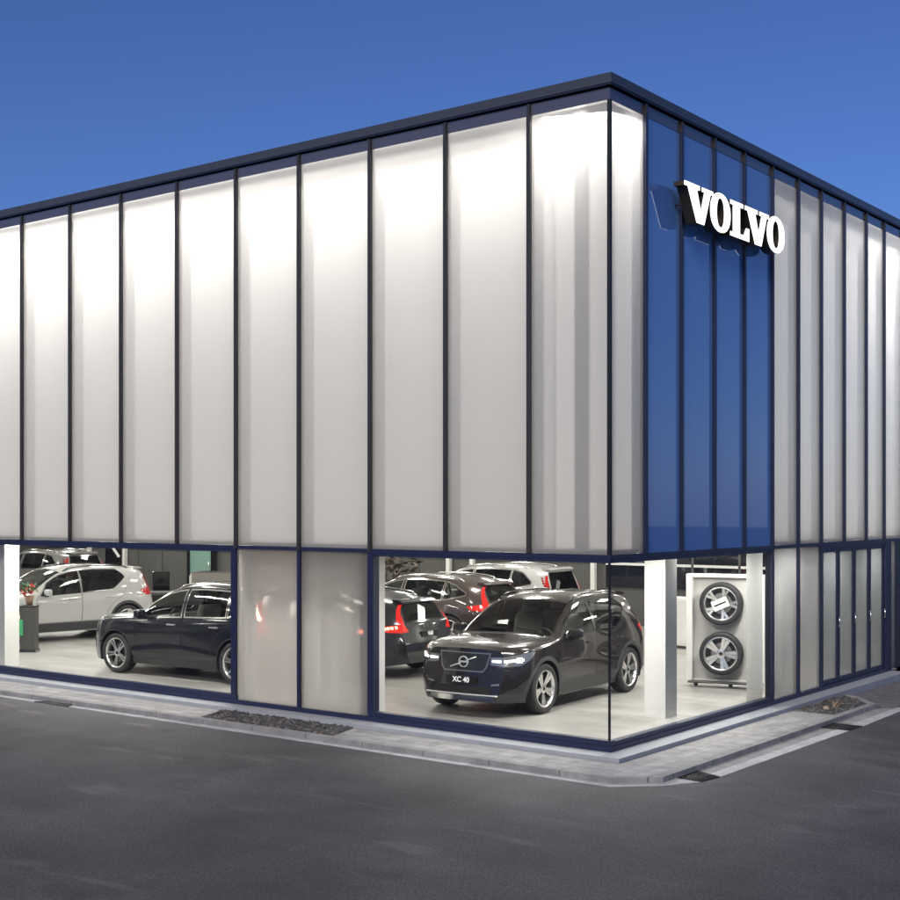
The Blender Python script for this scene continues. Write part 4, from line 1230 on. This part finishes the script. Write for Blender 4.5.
# cavity linings behind the frosted panels
box_obj('cavity_lining', X_END, -CAV, CAV, CAV + .08, Z_PB, 8.08, M_CAV, B)
box_obj('cavity_lining', -CAV - .08, -CAV, CAV + .08, Y_END, Z_PB, 8.08, M_CAV, B)
box_obj('soffit', X_END, -.10, .085, CAV + .02, 2.392, 2.44, M_CAV, B)
box_obj('soffit', -CAV, -.10, CAV + .021, Y_END, 2.392, 2.44, M_CAV, B)
box_obj('cavity_divider', -CAV, -.03, 4.755, 4.795, 2.45, 8.0, M_CAV, B)
box_obj('cavity_divider', -CAV, -.03, .841, .881, 2.45, 8.0, M_CAV, B)
box_obj('corner_column', -.74, -.58, .52, .66, 2.44, 8.0, pbr('grey_steel_column', (.66, .65, .63), .6), B)
box_obj('end_lining', X_END - .02, X_END, .02, 15, 0, 8.1, M_GREYWALL, B)
box_obj('end_lining', -15, -.02, Y_END, Y_END + .1, 0, 8.1, M_NAVY, B)
# interior
box_obj('ceiling', X_END, -CAV - .09, CAV + .09, 15.0, 3.3, 3.4, M_WHITE, B)
bw = box_obj('back_wall', X_END, -.1, 15.0, 15.2, 0, 3.4, M_GREYWALL, B)
jn = MB()
x = -30.5
while x < -9.5:
    jn.box(x - .012, x + .012, 14.985, 14.998, 0, 3.3); x += 1.2
jn.box(X_END, -9.2, 14.984, 14.997, 1.50, 1.53)
jn.build('wall_joints', M_DGREY, bw)
for x in (-29.4, -27.5, -13.8, -13.0, -9.2): box_obj('wall_post', x - .06, x + .06, 14.86, 14.98, 0, 3.3, M_WHITE, B)
box_obj('night_window', -8.9, -.3, 14.95, 14.99, .95, 2.8, pbr('dark_night_glazing', (.012, .014, .02), .05, coat=.5), B)
for i in range(8): box_obj('window_mullion', -8.9 + 1.22 * i, -8.84 + 1.22 * i, 14.90, 14.948, .95, 2.8, M_GREYWALL, B)
box_obj('window_transom', -8.9, -.3, 14.90, 14.947, 1.50, 1.56, M_WHITE, B)
box_obj('column', -.95, -.62, 2.60, 2.94, 0, 2.392, M_WHITE, B)
box_obj('column', -13.45, -13.14, .50, .81, 0, 2.392, M_WHITE, B)
glass_box('screen_pane', 'y', 4.15, 4.72, 0, 2.385, M_SCREEN, out=-.11)
box_obj('column', -4.05, -3.86, .12, .35, .0, 2.392, M_WHITE, B)
for x in (-6.43, -5.12, -15.76, -17.1): box_obj('pane_fin', x - .02, x + .02, .10, .42, .01, 2.385, M_FIN, B)
# ---- lamps that light the showroom, and added fill lights
def area(name, loc, sx, sy, watts, col, direction=(0, 0, -1), long_axis=None, parent=B):
    l = bpy.data.lights.new(name, 'AREA'); l.shape = 'RECTANGLE'; l.size = sx; l.size_y = sy; l.energy = watts; l.color = col
    o = bpy.data.objects.new(name, l); link(o); o.parent = parent; o.location = loc
    z = -Vector(direction).normalized()
    x = Vector(long_axis or (1, 0, 0)); x = (x - z * x.dot(z)).normalized(); y = z.cross(x)
    o.rotation_euler = Matrix((x, y, z)).transposed().to_euler()
    return o
WARM = (1.0, .972, .925)
K_ROOM, K_TOPL, K_FILL_L, K_TOPR, K_FILL_R, K_SOF = 18.5, 15.5, 106.0, 4.5, 64.0, 34.0
for ix in range(10):
    for iy in range(5):
        x, y = -28.45 + 2.95 * ix, 2.5 + 2.75 * iy
        f_ = MB(); f_.box(x - .32, x + .32, y - .32, y + .32, 3.27, 3.30, mi=1); f_.box(x - .28, x + .28, y - .28, y + .28, 3.262, 3.269)
        f_.build('ceiling_light', [M_LAMP, M_WHITE], B)
        area('showroom_lamp', (x, y, 3.25), .5, .5, K_ROOM, WARM)
for k in range(10):  # soffit strips added to brighten the floor next to the glass
    x = -26 + 2.7 * k
    if -6.9 < x < -3.4: continue
    f_ = MB(); f_.box(x - .5, x + .5, .55, .63, 2.384, 2.392); f_.build('added_soffit_light', M_LAMP, B)
    area('added_soffit_lamp', (x, .59, 2.375), 1.0, .08, K_SOF, WARM)
for k in range(5):  # same added strips along the side glass
    y = 1.6 + 1.9 * k
    f_ = MB(); f_.box(-.63, -.55, y - .4, y + .4, 2.384, 2.392); f_.build('added_soffit_light', M_LAMP, B)
    area('added_soffit_lamp', (-.59, y, 2.375), .8, .08, K_SOF, WARM, long_axis=(0, 1, 0))
for xa_, xb_, k_ in ((XL[1], -.45, .62), (XL[3], XL[1], .74), (XL[5], XL[3], .90), (XL[7], XL[5], 1.08), (XL[9], XL[7], 1.3), (X_END, XL[9], 1.5)):
    area('wall_washer_lamp', ((xa_ + xb_) / 2, .30, 7.90), xb_ - xa_, .30, K_TOPL * (xb_ - xa_) / 1.2 * k_, WARM, (0, .62, -.78))
for j in range(5, len(YR) - 1):
    area('wall_washer_lamp', (-.17, (YR[j] + YR[j + 1]) / 2, 7.84), .8, .12, K_TOPR * random.uniform(.8, 1.2) * (.45 if j < 8 else .8 if j < 9 else 1.6), WARM, (-.6, 0, -.8), (0, 1, 0))
FILLC = (1.0, .965, .93)  # unseen area lights added behind the frosted panels to lift their dim middle
area('cavity_fill_light', ((X_END - 1.25) / 2, CAV - .01, 4.95), -1.25 - X_END, 5.0, K_FILL_L, FILLC, (0, -1, 0))
area('cavity_fill_light', (-CAV + .01, (Y_END + 4.85) / 2, 5.0), Y_END - 4.95, 5.2, K_FILL_R, (1.0, .975, .95), (1, 0, 0), (0, 1, 0))
area('cavity_fill_light', (-.62, .832, 5.0), 1.10, 5.2, 6.2, FILLC, (0, -1, 0))  # added fill for the dark corner panels
area('corner_washer_lamp', (-.55, .42, 7.90), .95, .70, 12, WARM, (-.1, .1, -1))
area('end_washer_lamp', (-.5, 11.3, 7.7), 1.4, .3, 60, WARM, (-.2, 0, -1), (0, 1, 0))

# ---- the illuminated sign: five slab-serif letters standing off the blue glass
SG = empty('illuminated_sign', (0, 3.08, 6.97)); tag(SG, 'white illuminated letter sign standing off the blue glass panels', 'sign')
GV = [(0, 1), (.52, 1), (.52, .885), (.42, .885), (.562, .34), (.69, .885), (.605, .885), (.605, 1), (1, 1), (1, .885), (.905, .885), (.68, 0), (.42, 0), (.11, .885), (0, .885)]
GL = [(0, 1), (.66, 1), (.66, .885), (.50, .885), (.50, .13), (.70, .13), (.84, .36), (1, .36), (1, 0), (0, 0), (0, .115), (.14, .115), (.14, .885), (0, .885)]
def letter(shape, y0, y1, z0, z1):
    t0, t1, t2 = .11, .264, .27
    b_ = MB(); bm = b_.bm
    if shape == 'O':
        n = 40; out, inn = [], []
        for k in range(n):
            a = 2 * PI * k / n
            ca, sa = math.cos(a), math.sin(a)
            sup = lambda v, e: math.copysign(abs(v) ** e, v)
            out.append((.5 + .5 * sup(ca, .92), .5 + .5 * sup(sa, .92)))
            inn.append((.5 + .19 * sup(ca, .9), .5 + .375 * sup(sa, .9)))
        loops = [out, inn]
    else: loops = [GV if shape == 'V' else GL]
    w_, h_ = y1 - y0, z1 - z0
    loops = [[(y0 + p[0] * w_, z0 + p[1] * h_) for p in lp] for lp in loops]
    V = []
    for lp in loops: V.append([[bm.verts.new((x, p[0], p[1])) for p in lp] for x in (t0, t1, t2)])
    for lv in V:
        n = len(lv[0])
        for a, mi in ((0, 1), (1, 0)):
            for k in range(n):
                f = bm.faces.new((lv[a][k], lv[a][(k + 1) % n], lv[a + 1][(k + 1) % n], lv[a + 1][k])); f.material_index = mi
    for x_i, mi in ((0, 1), (2, 0)):
        if len(V) == 2:
            n = len(V[0][0])
            for k in range(n):
                f = bm.faces.new((V[0][x_i][k], V[0][x_i][(k + 1) % n], V[1][x_i][(k + 1) % n], V[1][x_i][k])); f.material_index = mi
        else:
            f = bm.faces.new(V[0][x_i]); f.material_index = mi; f.normal_update()
            bmesh.ops.triangulate(bm, faces=[f])
    o = b_.build('letter', [M_SIGNFACE, M_SIGNSIDE], SG)
    o.data.transform(Matrix.Translation((0, -3.08, -6.97)))
    br_ = MB()
    for yy in (y0 + .3 * w_, y0 + .62 * w_): br_.tube([(.0, yy - 3.08, z0 + .5 * h_ - 6.97 + (.3 * h_ if shape == 'O' else 0)), (.12, yy - 3.08, z0 + .5 * h_ - 6.97 + (.3 * h_ if shape == 'O' else 0))], .01, 6)
    br_.build('stand_off', M_SIGNSIDE, o)
for sh, y0, y1, z0, z1 in (('V', 1.45, 2.275, 6.71, 7.20), ('O', 2.195, 2.808, 6.695, 7.225), ('L', 2.808, 3.415, 6.71, 7.20), ('V', 3.272, 4.085, 6.71, 7.20), ('O', 4.025, 4.645, 6.695, 7.225)):
    letter(sh, y0, y1, z0, z1)

# ---- cars on the showroom floor
GRP = 'cars on show in the showroom'
A, sA = build_car('compact', P_BLACK, wheel='blade', lamps_on=True, plate='XC 40')
A.name = 'show_car'
tag(A, 'glossy black compact SUV with lit headlights and a black number plate facing the corner window', 'car', GRP)
place(A, (sA.xf, -(sA.W - .02)), (-2.20, 1.96), (.055, -1))
C, sC = build_car('compact', P_WHITE, wheel='plain', tails_on=False, emblem=False, privacy=True)
C.name = 'show_car'
tag(C, 'white compact SUV with dark sill cladding parked behind the navy SUV', 'car', GRP)
place(C, (sC.xr, -(sC.W - .02)), (-15.95, 5.64), (-.16, -.985))
Bc, sB = build_car('suv', P_NAVY, kx=1.072, kz=1.01, kw=1.02, wheel='double', tails_on='hot', hot_up=True)
Bc.name = 'show_car'
tag(Bc, 'navy black SUV with bright window trim parked close along the glass beside the frosted panes', 'car', GRP)
place(Bc, (sB.xf, -(sB.W - .02)), (-10.86, 1.22), (-1, -.045))
E_, sE = build_car('suv', P_DARK, kx=1.08, kz=.90, kw=1.0, wagon=True, wheel='double', tails_on='hot', tail_text='V60')
E_.name = 'show_car'
tag(E_, 'dark estate car showing its lit red tail lamp and tailgate behind the black SUV', 'car', GRP)
place(E_, (sE.xe + .03, -.80), (-6.12, 3.52), (-1, -.05))
bpy.context.view_layer.update()
KD = {}
for c in bpy.data.objects:
    if c.parent: KD.setdefault(c.parent.name, []).append(c)
Fc, sF = build_car('suv', P_BROWN, kx=1.115, kz=.935, kw=1.02, wagon=True, wheel='plain')
Fc.name = 'show_car'
tag(Fc, 'brown estate car with bright trim round its long side windows and red tail lamps', 'car', GRP)
place(Fc, (sF.xe + .03, -.82), (-7.44, 7.85), (-1, -.03))
G_ = copy_tree(Bc, None, KD)
tag(G_, 'white SUV with dark rear window parked behind the brown estate car', 'car', GRP)
swap_mats(G_, [(P_NAVY, P_WHITE), (M_TAILHOT, M_TAILOFF), (M_TAIL, M_TAILOFF), (M_CARGLASS, M_PRIVACY)])
place(G_, (sB.xe + .03, -.84), (-7.68, 10.55), (-1, -.03))
D_ = copy_tree(Bc, None, KD)
tag(D_, 'silver grey SUV farthest back, beyond the white compact SUV', 'car', GRP)
swap_mats(D_, [(P_NAVY, P_SILVER), (M_TAILHOT, M_TAILOFF), (M_TAIL, M_TAILOFF), (M_CARGLASS, M_PRIVACY)])
place(D_, (sB.xe - .5, -.84), (-24.9, 10.2), (-1, -.03))

# ---- wheel display stand
WD = empty('wheel_display_stand', (-1.42, 6.12, 0), math.atan2(.28, .97)); tag(WD, 'white framed display board on castors carrying two alloy wheels', 'display stand')
p_ = MB()
p_.box(-.50, .62, .06, .10, .12, 1.80, bevel=.004)
p_.build('back_panel', pbr('pale_grey_board', (.52, .51, .49), .5), WD)
f_ = MB()
f_.box(-.60, -.50, -.10, .12, .10, 1.86, bevel=.006); f_.box(.62, .68, -.10, .12, .10, 1.86, bevel=.006)
f_.build('side_frame', M_WHITE, WD)
f_ = MB(); f_.box(-.50, .62, -.02, .12, 1.801, 1.86, bevel=.006); f_.box(-.50, .62, -.02, .12, .06, .119, bevel=.006); f_.build('cross_frame', M_WHITE, WD)
for x in (-.45, .12, .5):
    c_ = MB(); c_.lathe([(.001, -.015), (.035, -.015), (.035, .015), (.001, .015)], 14, c=(0, 0, .035)); c_.box(-.012, .012, -.02, .02, .035, .075)
    c_.build('castor', M_DGREY, WD, loc=(x, -.02, 0))
box_obj('foot_rail', -.55, .64, -.22, .16, .072, .095, M_DGREY, WD, .004)
def show_wheel(z, label, kind, card):
    r = empty('alloy_wheel', WD.matrix_world @ Vector((-.02, -.06, z)) if False else (0, 0, 0))
    rot = math.atan2(.28, .97)
    lp = Vector((-.02, -.075, z)); lp.rotate(Matrix.Rotation(rot, 3, 'Z'))
    r.location = Vector((-1.42, 6.12, 0)) + lp; r.rotation_euler = (0, 0, rot)
    tag(r, label, 'wheel', 'wheels on the display board')
    td, rd = wheel_meshes(kind)
    t = bpy.data.objects.new('tyre', td); link(t); t.parent = r; t.scale = (.98, .8, .98)
    q = bpy.data.objects.new('rim', rd); link(q); q.parent = r; q.scale = (1.04, .8, 1.04); q.rotation_euler = (0, .35, 0)
    if card:
        c_ = MB(); rot2 = Matrix.Rotation(math.radians(-24), 3, 'Y')
        c_.box(-.135, .135, -.128, -.118, -.085, .085, rot=rot2)
        co_ = c_.build('price_card', M_WHITE, r)
        c_ = MB(); c_.box(-.105, .105, -.1295, -.1283, -.012, .012, rot=rot2); c_.build('card_line', M_GLOSSBLK, co_)
show_wheel(1.38, 'upper alloy wheel on the display board with a white card across its hub', 'plain', True)
show_wheel(.56, 'lower alloy wheel on the display board with bare five spoke rim', 'blade', False)

# ---- things at the back of the room
DIRV = (.7965, .6046); RZ = math.atan2(.6046, .7965)
def at_root(name, x, y, label, cat, rz=RZ, group=None):
    r = empty(name, (x, y, 0), rz); tag(r, label, cat, group); return r
cab = at_root('low_cabinet', -4.75, 11.2, 'white low cabinet between the black SUV and the wheel display', 'cabinet', -.15)
b_ = MB(); b_.box(-.75, .75, -.25, .25, .06, 1.05, bevel=.008); b_.build('carcass', M_WHITE, cab)
for k in range(2):
    b_ = MB(); b_.box(-.72 + .73 * k, -.02 + .73 * k, -.268, -.251, .10, 1.02, bevel=.004); b_.build('cabinet_door', M_WHITE, cab)
b_ = MB(); b_.box(-.70, .70, -.22, .22, 0, .059); b_.build('plinth', M_DGREY, cab)

dk = at_root('reception_desk', -18.1, 8.65, 'dark reception desk behind the white compact SUV', 'desk')
b_ = MB(); b_.box(-1.5, 1.5, -.4, .4, .72, .78, bevel=.006); b_.build('desk_top', M_DGREY, dk)
b_ = MB(); b_.box(-1.42, 1.42, -.34, -.30, .05, .719); b_.build('front_panel', M_GLOSSBLK, dk)
for x in (-1.40, 1.34): 
    b_ = MB(); b_.box(x, x + .06, -.29, .36, 0, .719); b_.build('leg', M_DGREY, dk)
for i, (x, y, lab_) in enumerate(((-19.35, 9.45, 'black high backed office chair behind the middle of the dark reception desk'), (-18.5, 10.5, 'black office chair between the dark reception desk and the green glass door'))):
    ch = at_root('office_chair', x, y, lab_, 'chair', RZ + .5 * i, 'chairs at the reception desk')
    b_ = MB(); b_.box(-.24, .24, -.24, .24, .45, .53, bevel=.03); b_.build('seat', M_DGREY, ch)
    b_ = MB(); b_.box(-.23, .23, .22, .28, .60, 1.22, bevel=.03); b_.box(-.03, .03, .23, .27, .47, .62); b_.build('backrest', M_GLOSSBLK, ch)
    b_ = MB(); b_.tube([(0, 0, .1), (0, 0, .46)], .03)
    for k in range(5): b_.tube([(0, 0, .10), (.28 * math.cos(k * 1.257), .28 * math.sin(k * 1.257), .05)], [.025, .016])
    b_.build('base', M_GRATE, ch)
tp = at_root('totem', -17.54, 9.09, 'pale round topped totem beside the low grey screen', 'totem')
n = 16
out = [(-.14, 0), (.14, 0)] + [(.14 * math.cos(PI * k / n), 1.14 + .14 * math.sin(PI * k / n)) for k in range(n + 1)]
b_ = MB(); b_.prism(out, -.04, .04, axis='y'); b_.build('totem_panel', pbr('pale_totem_board', (.55, .54, .52), .5), tp)
b_ = MB(); b_.box(-.22, .22, -.16, .16, 0, .02, bevel=.006); b_.build('totem_foot', M_DGREY, tp)
sc_ = at_root('screen_wall', -16.85, 9.62, 'low grey brown screen wall behind the navy SUV', 'screen')
b_ = MB(); b_.box(-.95, .95, -.05, .05, 0, 1.27, bevel=.006); b_.build('screen_panel', pbr('grey_brown_felt', (.20, .185, .165), .9, noise=.15, nscale=30), sc_)
b_ = MB(); b_.box(-.95, .95, -.056, .056, 1.271, 1.295); b_.build('top_rail', M_DGREY, sc_)
gd = at_root('glass_door', -23.6, 14.75, 'pale green glass door in the back wall', 'door', 0)
b_ = MB(); b_.box(-.5, .5, .02, .06, 0, 2.3); b_.build('door_leaf', pbr('green_tinted_glass_leaf', (.20, .33, .28), .15, coat=.4), gd)
b_ = MB(); b_.box(-.58, -.501, -.02, .08, 0, 2.4); b_.box(.501, .58, -.02, .08, 0, 2.4); b_.box(-.501, .501, -.02, .08, 2.301, 2.4); b_.build('door_frame', M_GLOSSBLK, gd)
b_ = MB(); b_.tube([(.40, -.01, .95), (.40, -.01, 1.2)], .012); b_.build('handle', M_CHROME, gd)
ds = at_root('display_board', -26.2, 13.4, 'slim black poster board with a white slash behind the white compact SUV roof', 'poster board')
b_ = MB(); b_.box(-.26, .26, -.02, .02, .9, 1.9, bevel=.004); b_.build('board', M_GLOSSBLK, ds)
b_ = MB(); b_.box(-.04, .04, -.0225, -.0205, -.3, .3, rot=Matrix.Rotation(-.6, 3, 'Y'), loc=(.02, 0, 1.58)); b_.build('board_stripe', M_WHITE, ds)
b_ = MB(); b_.tube([(0, 0, .02), (0, 0, .9)], .02); b_.lathe([(.001, 0), (.2, 0), (.2, .02), (.001, .02)], 20, axis='z'); b_.build('stand', M_GRATE, ds)
# potted plant at the back left of the large window
pt = at_root('potted_plant', -14.3, 13.2, 'brown leaved potted plant at the back wall behind the brown estate car', 'plant')
b_ = MB(); b_.lathe([(.001, 0), (.17, 0), (.23, .45), (.20, .45), (.19, .40), (.001, .40)], 20, axis='z'); b_.build('pot', M_DGREY, pt)
b_ = MB(); b_.tube([(0, 0, .38), (.03, .02, .8), (0, .05, 1.25)], [.025, .02, .012]); b_.build('trunk', M_STRAW, pt)
b_ = MB()
for i in range(190):
    a = random.uniform(0, 6.28); h_ = random.uniform(.85, 1.95); r0 = .55 * math.sqrt(random.random()) * (1.1 - abs(h_ - 1.4) * .8)
    p = Vector((math.cos(a) * r0, math.sin(a) * r0, h_)); d = Vector((math.cos(a), math.sin(a), random.uniform(-.5, .6))).normalized(); s_ = Vector((-d.y, d.x, random.uniform(-.4, .4))).normalized() * .085
    ln = random.uniform(.2, .36)
    v = [b_.bm.verts.new(p), b_.bm.verts.new(p + d * ln * .5 + s_), b_.bm.verts.new(p + d * ln), b_.bm.verts.new(p + d * ln * .5 - s_)]
    b_.bm.faces.new(v)
b_.build('foliage', pbr('brown_olive_leaf', (.085, .06, .035), .6, noise=.4, nscale=6), pt)

# ---- merchandise by the left column
ps = at_root('display_pedestal', -15.05, 2.38, 'slim dark pedestal beside the white column, flowers on top', 'pedestal', RZ)
b_ = MB(); b_.box(-.15, .15, -.14, .14, .05, .92, bevel=.008); b_.build('pedestal_body', M_DGREY, ps)
b_ = MB(); b_.box(-.17, .17, -.16, .16, 0, .05); b_.build('pedestal_base', M_GLOSSBLK, ps)
b_ = MB(); b_.box(-.16, .16, -.15, .15, .921, .95, bevel=.005); b_.build('pedestal_top', M_GLOSSBLK, ps)
gb = at_root('gift_bag', -15.12 + .0, 2.16, 'bright green gift bag hanging on the front of the dark pedestal', 'bag', RZ)
b_ = MB(); b_.box(-.11, .11, -.04, .04, .34, .66, bevel=.012); b_.build('bag_body', pbr('green_card', (.05, .34, .14), .5, noise=.2, nscale=15), gb)
b_ = MB(); b_.tube([(-.05, 0, .655), (-.04, 0, .76), (.04, 0, .76), (.05, 0, .655)], .006, 6); b_.build('bag_handle', M_WHITE, gb)
bq = at_root('bouquet', -15.05, 2.38, 'bouquet of red and pale flowers standing on the dark pedestal', 'flowers', RZ)
bq.location.z = .95
b_ = MB(); b_.lathe([(.001, 0), (.06, 0), (.10, .20), (.09, .20), (.05, .02), (.001, .02)], 16, axis='z'); b_.build('vase', pbr('brown_wrapping', (.24, .15, .10), .7), bq)
for mat_, nm, n_, rad in ((pbr('red_petals', (.50, .03, .03), .6), 'red_flowers', 9, .055), (pbr('cream_petals', (.6, .5, .38), .6), 'pale_flowers', 6, .05), (pbr('flower_leaf_green', (.05, .16, .07), .6), 'leaves', 26, .06)):
    b_ = MB()
    for i in range(n_):
        a = random.uniform(0, 6.28); r0 = .17 * math.sqrt(random.random()); c0 = Vector((math.cos(a) * r0, math.sin(a) * r0, random.uniform(.22, .42)))
        if nm == 'leaves':
            d = Vector((math.cos(a), math.sin(a), .9)).normalized(); s_ = Vector((-d.y, d.x, 0)).normalized() * .025
            v = [b_.bm.verts.new(q) for q in (c0, c0 + d * .07 + s_, c0 + d * .15, c0 + d * .07 - s_)]; b_.bm.faces.new(v)
        else:
            for k in range(9):
                d = Vector((random.gauss(0, 1), random.gauss(0, 1), random.gauss(0, 1))).normalized(); e_ = d.orthogonal().normalized()
                v = [b_.bm.verts.new(c0 + d * rad * .2), b_.bm.verts.new(c0 + (d * .8 + e_ * .6) * rad), b_.bm.verts.new(c0 + d * rad * 1.1), b_.bm.verts.new(c0 + (d * .8 - e_ * .6) * rad)]; b_.bm.faces.new(v)
    b_.build(nm, mat_, bq)

# ------------------------------------------------------------------ sky, sun, camera
SUN_EL, SUN_AZ = math.radians(35), math.atan2(.26, -.97)      # azimuth measured from +Y towards +X
w = bpy.data.worlds.new('World'); SC.world = w; w.use_nodes = True
nt = w.node_tree
sky = nt.nodes.new('ShaderNodeTexSky'); sky.sky_type = 'NISHITA'; sky.sun_disc = False
sky.sun_elevation = SUN_EL; sky.sun_rotation = SUN_AZ
sky.air_density = 1.0; sky.dust_density = 0.4; sky.ozone_density = 10.0
tint = nt.nodes.new('ShaderNodeMix'); tint.data_type = 'RGBA'; tint.blend_type = 'MULTIPLY'; tint.inputs[0].default_value = 1.0
tint.inputs[7].default_value = (.77, .75, .97, 1)
nt.links.new(sky.outputs[0], tint.inputs[6]); nt.links.new(tint.outputs[2], nt.nodes['Background'].inputs[0])
nt.nodes['Background'].inputs[1].default_value = 0.065
sl = bpy.data.lights.new('sun', 'SUN'); sl.energy = 2.0; sl.angle = math.radians(30); sl.color = (1.0, .90, .76)
so = link(bpy.data.objects.new('sun', sl))
sd = Vector((math.sin(SUN_AZ) * math.cos(SUN_EL), math.cos(SUN_AZ) * math.cos(SUN_EL), math.sin(SUN_EL)))
so.rotation_euler = (-sd).to_track_quat('-Z', 'Y').to_euler(); so.location = sd * 60

cam = bpy.data.cameras.new('camera'); cam.sensor_width = 36; cam.lens = 53.08; cam.shift_y = .0611; cam.clip_end = 2000; cam.clip_start = .1
co = link(bpy.data.objects.new('camera', cam)); SC.camera = co
co.location = (8.2235, -14.0456, 3.0); co.rotation_euler = (PI / 2, 0, math.atan2(.6046, .7965))

SC.render.engine = 'CYCLES'
cy = SC.cycles
cy.use_denoising = True
try: cy.denoiser = 'OPENIMAGEDENOISE'
except Exception: pass
cy.max_bounces = 10; cy.diffuse_bounces = 4; cy.glossy_bounces = 4; cy.transmission_bounces = 8; cy.transparent_max_bounces = 24
cy.caustics_reflective = False; cy.caustics_refractive = False
cy.sample_clamp_indirect = 6.0; cy.sample_clamp_direct = 0
vs_ = SC.view_settings
vs_.view_transform = 'Standard'; vs_.look = 'None'; vs_.gamma = 1; vs_.use_curve_mapping = False; vs_.exposure = .55
